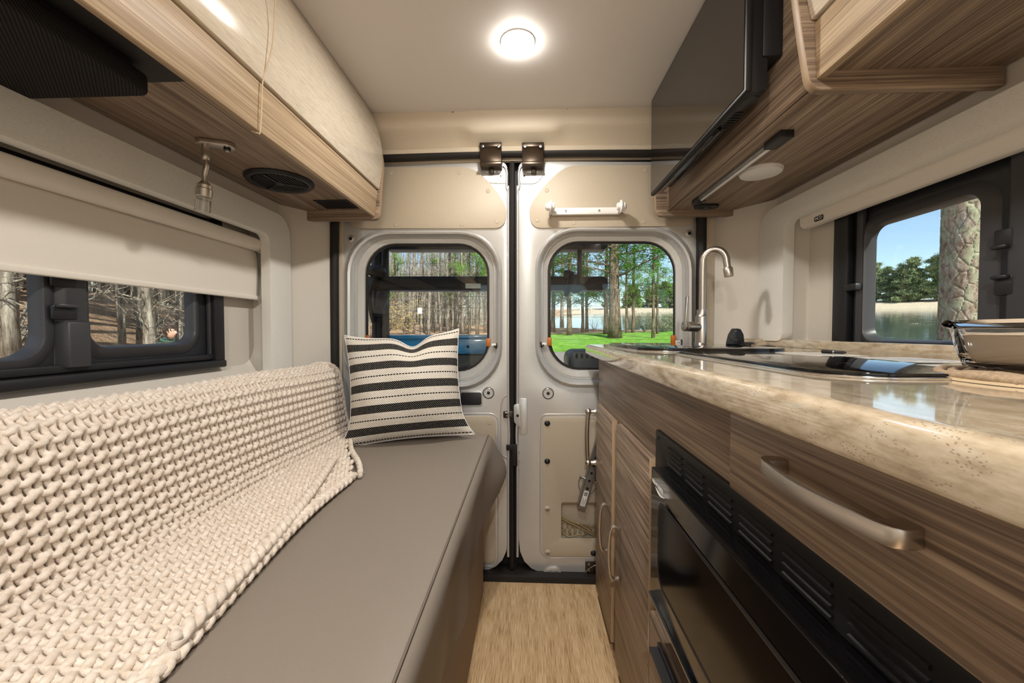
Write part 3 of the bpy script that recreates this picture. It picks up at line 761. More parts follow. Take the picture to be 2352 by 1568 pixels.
V, F = extr([(-.66, 1.62), (-.635, 1.62), (-.63, 1.94), (-.66, 1.94)], lambda p, q, t: Vector((p, t, q)), YF + .5, 1.58); mk('inner_carcass', V, F, M['rubber'], lc)
# rear end board with rounded front corner and bowed front
def edge_faces(o, ax=0):
    o.data.materials.append(M['edging'])
    for p in o.data.polygons:
        if abs(p.normal[ax]) > .5 or (ax == 0 and p.normal.z > .5): p.material_index = 1
    return o
def end_board(y0, y1, xb, xf, zb, parent, s, m='wood_x', bulge=.03, top=1.90):
    L = [(xb, zb), (xf - s * .004, zb, .03), (xf + s * .004, zb + .13, .02), (xf + s * bulge * .45, zb + .22, .03), (xf - s * .006, top - .05, .03), (xf - s * .02, top), (xb, top)]
    V, F = extr(fillet(L, .004, 5), lambda p, q, t: Vector((p, t, q)), y0, y1)
    return edge_faces(mk('end_board', V, F, M[m], parent, bev=.003))
end_board(1.587, 1.612, XL + .004, -.598, 1.512, lc, 1)
# black mesh box below the near end
bx_ = thing('speaker_box', 'black mesh covered box hung under the left overhead cabinet', 'speaker', (-.80, .35, 1.495))
box('recess_plate', (XL + .004, -.645, -.6, .745, 1.5400, 1.5485), M['rubber'], bx_, bev=.001)
V, F = extr(rr(-.955, -.6, -.688, .715, [.022, .022, .02, .02]), XY, 1.495, 1.528); mk('mesh_cover', V, F, M['mesh'], bx_, bev=.006, seg=3)
V, F = extr(rr(-.94, -.58, -.70, .700, .02), XY, 1.528, 1.541); mk('frame', V, F, M['blackpl'], bx_)
# reading lamp
def lamp():
    base = at(495, 326, Z=ZB)
    t = thing('reading_lamp', 'small brushed nickel reading lamp with glass shade under the left cabinet', 'lamp', (base.x, base.y, ZB - .17))
    d = Vector((.92, .38, 0)); e = Vector((-.38, .92, 0))
    def o2(p, q, z): v = Vector((base.x, base.y, z)) + d * p + e * q; return v
    V, F = extr(rr(-.043, -.019, .043, .019, .0185, 8), lambda p, q, z: o2(p, q, z), ZB - .0005, ZB - .012); pl = mk('mount_plate', V, F, M['steel'], t, bev=.002)
    lathe('switch_button', [(0, 0), (.008, 0), (.008, .006), (0, .006)], o2(.026, -.002, ZB - .012), M['blackpl'], pl, ax=(0, 0, -1), n=16)
    lathe('switch_button', [(0, 0), (.0055, 0), (.005, .010), (0, .011)], o2(.026, -.002, ZB - .012), M['chrome'], pl, ax=(0, 0, -1), n=16)
    for p in (-.020, .028):
        lathe('screw', [(0, 0), (.004, 0), (.003, .002), (0, .0025)], o2(p, -.013 if p > 0 else .012, ZB - .012), M['chrome'], pl, ax=(0, 0, -1), n=10)
    c = o2(-.022, 0, ZB - .012)
    lathe('collar', [(0, 0), (.0085, 0), (.0085, .012), (.0095, .014), (.0095, .034), (.007, .038), (0, .038)], c, M['steel'], t, ax=(0, 0, -1), n=18)
    p1 = c + Vector((-.004, 0, -.095))
    tube('stem', smooth_path([c + Vector((0, 0, -.03)), c + Vector((.002, 0, -.05)), c + Vector((-.004, 0, -.075)), p1], 6), .0065, M['steel'], t, n=12)
    ax = Vector((-.10, 0, -1))
    lathe('lamp_head', [(0, -.004), (.008, -.004), (.012, .002), (.0165, .006), (.0165, .014), (.0185, .016), (.0185, .034), (.0165, .036), (0, .036)], p1, M['steel'], t, ax=ax, n=22)
    lathe('glass_shade', [(.0, .036), (.0172, .036), (.0172, .072), (.0150, .072), (.0135, .042), (0, .042)], p1, M['clear'], t, ax=ax, n=22)
lamp()
# round speaker
def speaker():
    c = at(643, 414, Z=ZB); c.z = ZB
    t = thing('round_speaker', 'round black speaker set in the left cabinet underside', 'speaker', (c.x, c.y, ZB - .012))
    lathe('bezel', [(.0, 0), (.100, 0), (.100, .004), (.094, .011), (.083, .011), (.078, .006), (0, .006)], c, M['blackpl'], t, ax=(0, 0, -1), n=40)
    for k in range(15):
        x = -.070 + .010 * k; h = math.sqrt(max(0, .077 ** 2 - x * x))
        box('grille_slat', (c.x + x - .0022, c.x + x + .0022, c.y - h, c.y + h, ZB - .010, ZB - .0055), M['blackpl'], t, bev=0)
    lathe('centre_cap', [(0, .004), (.016, .004), (.014, .0125), (.006, .014), (0, .014)], c, M['blackpl'], t, ax=(0, 0, -1), n=20)
    for a in range(3):
        th = a * 2 * PI / 3 + .5; p = c + Vector((0, 0, -.0105)); tube('grille_spoke', [p, p + Vector((math.cos(th) * .08, math.sin(th) * .08, 0))], .004, M['blackpl'], t, n=6)
speaker()
# dark vent
vt = thing('air_vent', 'small dark rectangular vent in the left cabinet underside', 'vent', (-.75, 1.49, ZB))
q = [at(u, v, Z=ZB - .002) for u, v in ((717, 454), (805, 454), (808, 472), (745, 473))]
xs_ = (min(p.x for p in q), max(p.x for p in q)); ys_ = (min(p.y for p in q), max(p.y for p in q))
xa, xb_ = -.80, -.672
V, F = plateVF([(xa, 1.455), (xb_, 1.455), (xb_, 1.555), (xa, 1.555)], [[(xa + .006, 1.461), (xb_ - .006, 1.461), (xb_ - .006, 1.549), (xa + .006, 1.549)]], XY, ZB - .003, ZB); mk('frame', V, F, M['blackpl'], vt)
box('backing', (xa + .004, xb_ - .004, 1.459, 1.551, ZB - .0008, ZB - .0002), M['rubber'], vt, bev=0)
for k in range(5): box('slat', (xa + .006, xb_ - .006, 1.472 + k * .016, 1.475 + k * .016, ZB - .003, ZB - .0005), M['blackpl'], vt, bev=0)
# thin cord laid over the cabinet front
yc = .888
cp = smooth_path([Vector((-.590, yc + .012, 1.94)), Vector((-.575, yc + .008, 1.86)), Vector((-.5735, yc + .005, 1.78)), Vector((-.580, yc + .002, 1.70)), Vector((-.599, yc, 1.635)), Vector((-.606, yc + .004, 1.58)), Vector((-.615, yc + .010, 1.521)), Vector((-.622, yc + .012, 1.519)), Vector((-.633, yc + .006, 1.521))], 6)
tube('hanging_cord', cp, .0014, M['cordbeige'], n=6, label='thin beige cord hanging over the front of the left cabinet', cat='cord')

# ================================================================== RIGHT OVERHEAD CABINETS
rc = thing('wall_cabinet', 'wood overhead cabinet behind the screen with strip light beneath', 'cabinet', (.72, 1.2, ZB))
box('bottom_board', (.556, XR - .004, .822, 1.628, ZB - .006, ZB + .014), M['wood_y'], rc, bev=.002)
box('front_panel', (.548, .562, .822, 1.628, ZB - .006, 1.936), M['wood_y'], rc, bev=.002)
end_board(1.628, 1.648, XR - .004, .505, 1.522, rc, -1, bulge=.02)
nc = thing('corner_cabinet', 'near right overhead cabinet with cream door and light wood rail', 'cabinet', (.72, .3, ZB))
box('bottom_board', (.565, XR - .004, -.8, .799, ZB + .012, ZB + .03), M['wood_y'], nc, bev=.001)
V, F = extr([(.565, ZB - .003), (.549, ZB - .003), (.543, 1.652), (.559, 1.652)], lambda p, q, t: Vector((p, t, q)), -.8, .799); mk('front_rail', V, F, M['wood_rail'], nc, bev=.0015)
bowed(-.8, .799, 'cabinet_door', .543, .026, 'cream', nc, -1, 1.657, 1.936)
V, F = extr(fillet([(XR - .004, 1.527), (.540, 1.527, .03), (.524, 1.62, .03), (.505, 1.75, .05), (.515, 1.87, .03), (.54, 1.936), (XR - .004, 1.936)], .004, 6), lambda p, q, t: Vector((p, t, q)), .80, .82)
edge_faces(mk('end_board', V, F, M['wood_x'], nc, bev=.004))
# strip light, disc light, latch
sl = thing('strip_light', 'slim silver strip light with black ends under the right cabinet', 'light', (.63, 1.23, ZB - .02))
a, b = at(1603, 461, Z=ZB - .012), at(1797, 312, Z=ZB - .012); dirv = (b - a).normalized(); nrm = Vector((dirv.y, -dirv.x, 0))
def strip(name, p0, p1, w_, z0, z1, m, par):
    V = [p + nrm * s * w_ + Vector((0, 0, z - p.z)) for z in (z0, z1) for p in (p0, p1) for s in (-1, 1)]
    return mk(name, V, [(0, 1, 3, 2), (4, 6, 7, 5), (0, 2, 6, 4), (1, 5, 7, 3), (0, 4, 5, 1), (2, 3, 7, 6)], m, par, bev=.0015)
ch = strip('channel', a, b, .0125, ZB - .018, ZB - .006, M['zinc'], sl)
strip('diffuser', a + dirv * .01, b - dirv * .01, .005, ZB - .0215, ZB - .018, M['white'], sl)
strip('end_cap', a - dirv * .02, a + dirv * .03, .014, ZB - .022, ZB - .006, M['blackpl'], sl)
strip('end_cap', b - dirv * .05, b + dirv * .02, .016, ZB - .024, ZB - .006, M['blackpl'], sl)
c = at(1747, 395, Z=ZB - .01)
dl = thing('disc_light', 'flat white round cabinet light beside the strip light', 'light', (c.x, c.y, ZB - .02))
lathe('diffuser', [(0, 0), (.052, 0), (.056, .004), (.055, .010), (.045, .013), (0, .0145)], (c.x, c.y, ZB - .006), M['white'], dl, ax=(0, 0, -1), n=36)
lathe('rim', [(.050, 0), (.058, 0), (.058, .004), (.052, .004)], (c.x, c.y, ZB - .006), M['white'], dl, ax=(0, 0, -1), n=36)
c = at(1622, 475, Z=ZB - .012)
la = thing('cabinet_switch', 'black oval touch switch at the far end of the strip light', 'switch', (c.x, c.y, ZB - .018))
V, F = extr(rr(c.x - .045, c.y - .022, c.x + .045, c.y + .022, .020), XY, ZB - .006, ZB - .016); hb = mk('housing', V, F, M['blackpl'], la, bev=.003)
lathe('button', [(0, 0), (.011, 0), (.009, .006), (0, .008)], (c.x, c.y, ZB - .016), M['greypl'], hb, ax=(0, 0, -1), n=16)

# ================================================================== TELEVISION
tv = thing('television', 'flat screen television mounted edge on before the right cabinet', 'television', (.47, 1.22, 1.577))
ty0, ty1, tz0, tz1 = .885, 1.55, 1.577, 1.934
V, F = extr(rr(ty0, tz0, ty1, tz1, .004, 3), YZ, .462, .476); mk('bezel', V, F, M['satin'], tv, bev=.002)
V, F = extr(rr(ty0 + .007, tz0 + .008, ty1 - .009, tz1 - .007, .003, 3), YZ, .4605, .463); mk('screen', V, F, M['screen'], tv)
V, F = extr([(.476, tz0 + .006), (.520, tz0 + .012), (.522, tz0 + .22), (.476, tz0 + .33)], lambda p, q, t: Vector((p, t, q)), ty0 + .02, ty1 - .06); bk = mk('back_housing', V, F, M['blackpl'], tv, bev=.006)
for k in range(7): box('vent_slot', (.490, .512, ty0 + .10 + k * .012, ty0 + .105 + k * .012, tz0 + .0065, tz0 + .0085), M['rubber'], bk, bev=0)
for k in range(7): box('vent_slot', (.490, .512, ty1 - .22 + k * .012, ty1 - .215 + k * .012, tz0 + .0065, tz0 + .0085), M['rubber'], bk, bev=0)
lathe('foot_socket', [(0, 0), (.018, 0), (.016, .004), (.009, .003), (0, .001)], (.498, ty0 + .05, tz0 + .010), M['blackpl'], bk, ax=(0, 0, -1), n=18)
V, F = extr([(.476, tz0 - .002), (.490, tz0 - .004), (.490, tz0 + .01), (.476, tz0 + .01)], lambda p, q, t: Vector((p, t, q)), 1.05, 1.50); mk('lower_strip', V, F, M['gloss'], tv, bev=.002)
box('wall_mount', (.505, .548, .90, 1.02, 1.66, 1.93), M['blackpl'], tv, bev=.004)

# ================================================================== CEILING LIGHTS
def puck(x, y, label, power):
    t = thing('ceiling_light', label, 'light', (x, y, ZC - .012), 'round ceiling lights')
    lathe('rim', [(.044, 0), (.052, 0), (.051, .003), (.046, .004)], (x, y, ZC), M['white'], t, ax=(0, 0, -1), n=36)
    lathe('diffuser', [(0, .002), (.046, .002), (.045, .010), (.036, .016), (0, .019)], (x, y, ZC), M['puck'], t, ax=(0, 0, -1), n=36)
    ld = bpy.data.lights.new('lamp_glow', 'AREA'); ld.shape = 'DISK'; ld.size = .09; ld.energy = power; ld.color = (1, .955, .90)
    lo = bpy.data.objects.new('lamp_glow', ld); COL.objects.link(lo); lo.parent = t; lo.location = (0, 0, -.010)
puck(-.035, 1.227, 'lit round white light in the ceiling before the rear doors', PUCK * .5)
puck(-.035, .15, 'lit round white light in the ceiling over the aisle', PUCK * .42)
puck(-.035, -.85, 'lit round white light in the ceiling near the cab', PUCK * 2.0)

# ================================================================== PAPER HOLDER on the right door
ph = thing('paper_holder', 'white plastic towel roll holder on the right rear door', 'holder', (.22, 1.66, 1.46))
Yp = 1.655
a, b = at(1268, 483, Y=Yp), at(1425, 477, Y=Yp)
box('bar', (a.x, b.x, Yp + .012, Yp + .030, a.z - .014, a.z + .014), M['white'], ph, bev=.003)
for (u, v, s) in ((1265, 474, -1), (1426, 474, 1)):
    c = at(u, v, Y=Yp - .02)
    V, F = extr(rr(c.x - .006, Yp - .022, c.x + .006, Yp + .03, .004, 3), XY, a.z - .012, a.z + .014); mk('arm', V, F, M['white'], ph, bev=.002)
    lathe('end_disc', [(0, -.003), (.024, -.003), (.026, 0), (.024, .003), (.017, .004), (.016, .008), (.0165, .014), (.012, .020), (.006, .0225), (0, .023)], (c.x, Yp - .02, c.z), M['white'], ph, ax=(s, 0, 0), n=24)
    lathe('hub', [(0, 0), (.015, 0), (.015, .014), (.012, .016), (0, .016)], (c.x, Yp - .02, c.z), M['white'], ph, ax=(-s, 0, 0), n=20)
for u in (1299, 1376): lathe('screw', [(0, 0), (.0055, 0), (.004, .003), (0, .0035)], (at(u, 482, Y=Yp + .012).x, Yp + .012, a.z), M['chrome'], ph, ax=(0, -1, 0), n=12)
box('wall_plate', (a.x + .02, b.x - .02, Yp + .028, 1.692, a.z - .010, a.z + .010), M['white'], ph, bev=.002)
# ================================================================== GALLEY
GX, GY = .285, 1.66        # carcass face, far end
gal = thing('galley_cabinet', 'wood galley cabinet with two doors below the worktop', 'cabinet', (.6, .6, 0))
V, F = extr(fillet([(GX, -.7), (GX, GY, .03), (.75, GY), (.86, 1.49), (.86, -.7)], .001, 6), XY, .03, .970); mk('carcass', V, F, M['wood_y'], gal)
box('toe_kick', (GX + .03, .75, -.7, GY - .02, 0, .03), M['rubber'], gal, bev=0)
def door(y0, y1, z0, z1, hy):
    d = edge_faces(box('cabinet_door', (GX - .019, GX - .001, y0, y1, z0, z1), M['wood_y'], gal, bev=.0015), 1)
    h0, h1 = .345, .495
    pr = [(0, 0), (.006, .010), (.022, .012)]
    path = smooth_path([(GX - .020, hy, h1), (GX - .045, hy, h1 - .004), (GX - .052, hy, (h0 + h1) / 2), (GX - .045, hy, h0 + .004), (GX - .020, hy, h0)], 6)
    rings = []
    for i, p in enumerate(path):
        t = (path[min(i + 1, len(path) - 1)] - path[max(i - 1, 0)]).normalized(); n_ = t.cross(Vector((0, 1, 0))).normalized()
        rings.append([p + Vector((0, sy * .0065, 0)) + n_ * sn * .0035 for sy, sn in ((-1, -1), (1, -1), (1, 1), (-1, 1))])
    V, F = loftVF(rings, True, (True, True)); mk('door_handle', V, F, M['steel'], d, bev=.001)
door(1.279, 1.575, .055, .779, 1.305)
door(.885, 1.216, .055, .784, 1.155)
# grab rail on the far end of the face
gr = thing('grab_rail', 'short polished vertical grab rail on the galley corner by the rear door', 'rail', (.24, 1.60, .53))
zt, zb_ = at(1346, 945, Y=1.60).z, at(1346, 1062, Y=1.60).z; xr = at(1351, 1000, Y=1.60).x
for z in (zt, zb_):
    lathe('rail_post', [(0, 0), (.0185, 0), (.0185, .006), (.013, .010), (.010, .020), (.0085, .030), (.0085, .044), (0, .044)], (GX - .001, 1.60, z), M['steel'], gr, ax=(-1, 0, 0), n=20)
    V, F = ballVF((xr, 1.60, z), .0135, 16, 12); mk('rail_ball', V, F, M['steel'], gr, smooth=True)
tube('rail_bar', smooth_path([(xr, 1.60, zt), (xr - .004, 1.60, zt * .75 + zb_ * .25), (xr - .005, 1.60, (zt + zb_) / 2), (xr - .004, 1.60, zt * .25 + zb_ * .75), (xr, 1.60, zb_)], 5), .0085, M['steel'], gr, n=14)
# drawer above the oven
dr = thing('drawer_front', 'wide wood drawer with bowed nickel handle under the worktop', 'drawer', (.27, .1, .853))
box('drawer_panel', (GX - .013, GX + .02, -.25, .548, .8535, .968), M['wood_y'], dr, bev=.0015)
hy0, hy1, hz = .285, .437, .922
path = smooth_path([(GX - .013, hy1, hz), (GX - .034, hy1 - .004, hz), (GX - .046, (hy0 + hy1) / 2, hz), (GX - .034, hy0 + .004, hz), (GX - .013, hy0, hz)], 7)
rings = []
for i, p in enumerate(path):
    t = (path[min(i + 1, len(path) - 1)] - path[max(i - 1, 0)]).normalized(); n_ = t.cross(Vector((0, 0, 1))).normalized()
    rings.append([p + Vector((0, 0, sz * .0075)) + n_ * sn * .0035 for sz, sn in ((-1, -1), (1, -1), (1, 1), (-1, 1))])
V, F = loftVF(rings, True, (True, True)); mk('drawer_handle', V, F, M['steel'], dr, bev=.0015)
for y in (hy0 + .006, hy1 - .006): box('handle_foot', (GX - .036, GX - .011, y - .006, y + .006, hz - .0075, hz + .0075), M['steel'], dr, bev=.001)
# lower drawer
ld_ = thing('lower_drawer', 'wood drawer beneath the black oven at the bottom edge', 'drawer', (.27, .4, .06))
box('drawer_panel', (GX - .019, GX - .001, -.25, .872, .055, .452), M['wood_y'], ld_, bev=.0015)
V, F = extr([(GX - .019, .42), (GX - .042, .42), (GX - .042, .428), (GX - .026, .428), (GX - .026, .438), (GX - .019, .438)], lambda p, q, t: Vector((p, t, q)), -.1, .80); mk('drawer_handle', V, F, M['blackpl'], ld_, bev=.001)
# ---- microwave oven
mw = thing('microwave_oven', 'built in black microwave oven with louvred trim', 'oven', (.26, .45, .5))
TYa, TYb, TZa, TZb = -.02, .884, .470, .850
V, F = plateVF(rr(TYa, TZa, TYb, TZb, .006, 3), [rr(.07, .545, .80, .79, .004, 2)], YZ, GX - .006, GX + .002); tr_ = mk('trim_frame', V, F, M['satin'], mw, bev=.001)
lathe('screw', [(0, 0), (.004, 0), (.003, .0015), (0, .002)], (GX - .006, .868, .834), M['blackpl'], tr_, ax=(-1, 0, 0), n=10)
for g in range(9):                       # louvre groups
    yc = .79 - g * .090
    for k in range(4):
        z = .834 - k * .0105
        V, F = extr([(GX - .006, z), (GX - .0085, z - .001), (GX - .0085, z - .0035), (GX - .006, z - .0045)], lambda p, q, t: Vector((p, t, q)), yc - .058, yc + .012); mk('louvre', V, F, M['satin'], tr_)
DX0, DX1, DY0, DY1, DZ0, DZ1 = .246, GX - .004, .075, .805, .540, .794
V, F = extr(rr(DY0, DZ0, DY1, DZ1, .004, 3), YZ, DX0, DX1); md = mk('oven_door', V, F, M['ovenglass'], mw, bev=.002)
rim = []
for g, dx in ((0, -.0008), (.004, -.0016), (.008, -.0006)):
    rim.append([YZ(p[0], p[1], DX0 + dx) for p in rr(.26 + g, DZ0 + .045 + g, DY1 - .045 - g, DZ1 - .045 - g, .03)])
V, F = loftVF(rim); mk('window_rim', V, F, M['blackpl'], md, smooth=True)
V, F = extr(rr(.268, DZ0 + .053, DY1 - .053, DZ1 - .053, .024), YZ, DX0 - .0007, DX0 + .001); mk('door_window', V, F, M['ovenglass'], md)
box('control_panel', (DX0 - .0006, DX0 + .002, DY0 + .012, .235, DZ0 + .012, DZ1 - .012), M['gloss'], md, bev=0)
box('door_bottom_lip', (DX0 - .004, DX1, DY0, DY1, DZ0 - .006, DZ0), M['gloss'], md, bev=.001)
R = Matrix(((0, 0, -1, DX0 - .0004), (-1, 0, 0, DY1 - .008), (0, 1, 0, DZ1 - .028), (0, 0, 0, 1)))
lg = text_part('maker_lettering', 'HIGH', M['logo'], md, R, .0105)
R2 = R.copy(); R2[1][3] -= .027; text_part('maker_lettering', 'POINTE', M['logo'], md, R2, .0105)
tube('maker_swoosh', [(DX0 - .0004, DY1 - .028 - .055 * i / 12, DZ1 - .031 - .006 * math.sin(PI * i / 12)) for i in range(13)], [.0002 + .0013 * math.sin(PI * i / 12) for i in range(13)], M['logo'], md, n=5)

# ================================================================== WORKTOP
wt = thing('worktop', 'polished beige speckled stone worktop along the right side', 'worktop', (.55, .6, .970))
xf = .232
out = fillet([(xf, -.8), (xf, GY + .014, .03), (.79, GY + .014), (.865, 1.51), (.865, -.8)], .001, 6)
zs = [(.970, .010), (.970, .004), (.972, .001), (.976, 0), (.998, 0), (1.004, .002), (1.0075, .005), (1.0095, .009), (ZT, .013), (ZT, .017)]
cx_, cy_ = .55, .45
rings = []
for z, inset in zs:
    rings.append([Vector((min(p[0] + (inset if p[0] < .5 else 0), .865), p[1] - (inset if p[1] > 1 else 0), z)) for p in out])
V, F = loftVF(rings, True, (True, True)); mk('slab', V, F, M['stone'], wt, smooth=True)
V, F = extr(fillet([(.80, GY), (.868, 1.50), (.868, -.8), (.886, -.8), (.886, 1.52), (.82, GY + .008)], .004, 3), XY, ZT - .001, ZT + .026); mk('backsplash', V, F, M['stone'], wt, bev=.002)
# sink with black glass lid
sk = thing('sink', 'inset sink under a folded black glass lid by the faucet', 'sink', (.47, 1.25, ZT))
lid = fillet([(.300, 1.545, .03), (.285, 1.30, .06), (.300, 1.10, .05), (.345, 1.05, .03), (.640, 1.04, .05), (.700, 1.10, .05), (.70, 1.36, .06), (.62, 1.545, .06)], .03, 5)
V, F = extr(lid, XY, ZT, ZT + .0035); sr = mk('sink_rim', V, F, M['chrome'], sk, bev=.001)
lid2 = [((p[0] - .5) * .985 + .5, (p[1] - 1.29) * .985 + 1.29) for p in lid]
V, F = extr(lid2, XY, ZT + .0035, ZT + .010); mk('glass_lid', V, F, M['gloss'], sk, bev=.0015)
# cooktop
ck = thing('cooktop', 'black glass cooktop with thin steel rim in the worktop', 'cooktop', (.55, .75, ZT))
co = fillet([(.352, .985), (.352, .50, .05), (.40, .462, .05), (.78, .462, .04), (.80, .50, .04), (.80, .985, .03)], .02, 6)
V, F = extr(co, XY, ZT, ZT + .003); mk('steel_rim', V, F, M['chrome'], ck, bev=.001)
co2 = [((p[0] - .57) * .972 + .57, (p[1] - .73) * .972 + .73) for p in co]
V, F = extr(co2, XY, ZT + .003, ZT + .0065); cg = mk('glass_top', V, F, M['gloss'], ck, bev=.001)
for (y0, y1, x0, x1) in ((.80, .93, .56, .66), (.64, .76, .60, .70), (.52, .60, .56, .66)):
    l_ = box('warning_label', (x0, x1, y0, y1, ZT + .0065, ZT + .0068), M['paper'], cg, bev=0)
    for k in range(4): box('label_line', (x0 + .012 + .02 * k, x0 + .018 + .02 * k, y0 + .02, y1 - .02, ZT + .0068, ZT + .0069), M['zinc'], l_, bev=0)
# faucet
def faucet():
    b = Vector((at(1612, 786, Y=1.47).x, 1.47, ZT + .002))
    t = thing('faucet', 'tall gooseneck brushed steel faucet with side lever', 'faucet', b)
    lathe('base_ring', [(0, 0), (.030, 0), (.030, .004), (.026, .007), (.024, .011), (0, .011)], b, M['steel'], t, n=28)
    lathe('body', [(0, .01), (.0225, .01), (.0225, .100), (.021, .104), (.0215, .106), (.0185, .112), (.018, .130), (0, .130)], b, M['steel'], t, n=28)
    top = .352
    P = [b + Vector((0, 0, .12)), b + Vector((0, 0, .20)), b + Vector((0, 0, .27))]
    dx, dy = .067, -.035; r = .036
    for i in range(1, 13):
        a = PI * i / 12
        P.append(b + Vector((dx / 2 * (1 - math.cos(a)), dy / 2 * (1 - math.cos(a)), .297 + .046 * math.sin(a))))
    P.append(b + Vector((dx * 1.05, dy * 1.05, .272)))
    tube('spout', P, .0118, M['steel'], t, n=16)
    lathe('aerator', [(0, 0), (.0135, 0), (.0155, .003), (.0155, .030), (.014, .034), (0, .034)], P[-1] + Vector((0, 0, .004)), M['steel'], t, ax=(.12, -.06, -1), n=20)
    hb = b + Vector((0, 0, .066)); ax = Vector((-1, -.25, .06)).normalized()
    lathe('valve', [(0, .01), (.0175, .01), (.0175, .054), (.0160, .056), (.0160, .058), (.0175, .060), (.0175, .074), (.012, .077), (0, .078)], hb, M['steel'], t, ax=ax, n=22)
    p = hb + ax * .068
    V, F = extr(rr(-.004, 0, .004, .095, .0035, 3), lambda a_, h, s: p + Vector((a_ + .0 + h * .06, s, .012 + h)), -.0085, .0085); mk('lever', V, F, M['steel'], t, bev=.002)
faucet()
# small things at the back of the worktop
def bits():
    c = Vector((at(1688, 795, Y=1.36).x, 1.36, ZT + .010))
    t = thing('black_bracket', 'black plastic bracket standing on the sink lid', 'bracket', c)
    V, F = extr(fillet([(-.024, 0), (.024, 0), (.020, .034, .004), (.010, .052, .004), (-.004, .054, .004), (-.016, .034, .004)], .003), lambda p, q, s: c + Vector((p, s, q)), -.016, .016); mk('bracket', V, F, M['blackpl'], t, bev=.002)
    V, F = extr(fillet([(-.014, .006), (-.006, .03), (-.010, .046), (-.022, .02)], .002), lambda p, q, s: c + Vector((p, s, q)), -.020, -.015); mk('side_plate', V, F, M['greypl'], t)
    for z in (.016, .044): lathe('screw', [(0, 0), (.003, 0), (.002, .002), (0, .002)], c + Vector((-.006, -.016, z)), M['zinc'], t, ax=(0, -1, 0), n=8)
    for k, (u, v, y, lab) in enumerate(((1716, 791, 1.33, 'black oval stopper lying beside the black bracket'), (1763, 793, 1.28, 'black oval stopper lying nearer the right window surround'))):
        q = Vector((at(u, v, Y=y).x, y, ZT + (.010 if k == 0 else .001)))
        t2 = thing('sink_stopper', lab, 'stopper', q)
        lathe('stopper_cap', [(0, .003), (.022, .003), (.022, .006), (.016, .009), (0, .010)], q, M['blackpl'], t2, n=24); lathe('stopper_foot', [(0, 0), (.012, 0), (.012, .004), (0, .004)], q, M['blackpl'], t2, n=16)
    a = at(1887, 807, Z=ZT + .0105); b = at(1930, 809, Z=ZT + .0105); b = a + (b - a).normalized() * .048
    t3 = thing('marker_pen', 'short black pen lying behind the cooktop', 'pen', (a + b) / 2 - Vector((0, 0, .005)))
    d = (b - a).normalized()
    tube('barrel', [a + d * .026, b - d * .006, b], [.0034, .0034, .0015], M['blackpl'], t3, n=12); tube('cap', [a, a + d * .002, a + d * .024], [.002, .004, .004], M['ink'], t3, n=12); tube('band', [a + d * .024, a + d * .027], .0038, M['zinc'], t3, n=12)
bits()
# coaster and glass dish
def dish():
    cx, cy = .585, .440
    V = []
    cs = thing('woven_coaster', 'round braided jute mat under the glass dish', 'coaster', (cx, cy, ZT))
    P = []
    for i in range(260):
        a = i * .22; r = .012 + .108 * i / 260; P.append(Vector((cx + r * math.cos(a), cy - .004 + r * math.sin(a), ZT + .0055 + .0012 * math.sin(i * 1.3))))
    tube('braid', P, .0052, plain('jute_braid', srgb(168, 146, 120), .9, 0, .2, (300, 300, 300), .5, .001), cs, n=6)
    lathe('mat_backing', [(0, 0), (.118, 0), (.118, .003), (0, .003)], (cx, cy - .004, ZT + .0005), M['cordbeige'], cs, n=40)
    z0 = ZT + .0115
    t = thing('glass_dish', 'clear square glass dish holding beige wax on the jute mat', 'dish', (cx, cy, z0))
    prof = [(.070, 0.0), (.078, .003), (.084, .024), (.088, .046), (.093, .049), (.095, .052), (.092, .056), (.0855, .0555), (.083, .046), (.078, .018), (.072, .008), (.05, .006)]
    rings = [[Vector((p[0], p[1], z0 + h)) for p in rr(cx - s, cy - s * .82, cx + s, cy + s * .82, s * .36, 7)] for s, h in prof]
    V, F = loftVF(rings, True, (True, True)); mk('glass', V, F, M['clear'], t, smooth=True)
    rings = [[Vector((p[0], p[1], z0 + h)) for p in rr(cx - s, cy - s * .82, cx + s, cy + s * .82, s * .36, 7)] for s, h in ((.066, .0075), (.071, .010), (.0755, .020), (.079, .038), (.076, .0395), (.03, .039))]
    V, F = loftVF(rings, True, (True, True)); mk('wax', V, F, plain('beige_wax', srgb(216, 196, 172), .5, 0, .03), t, smooth=True)
dish()
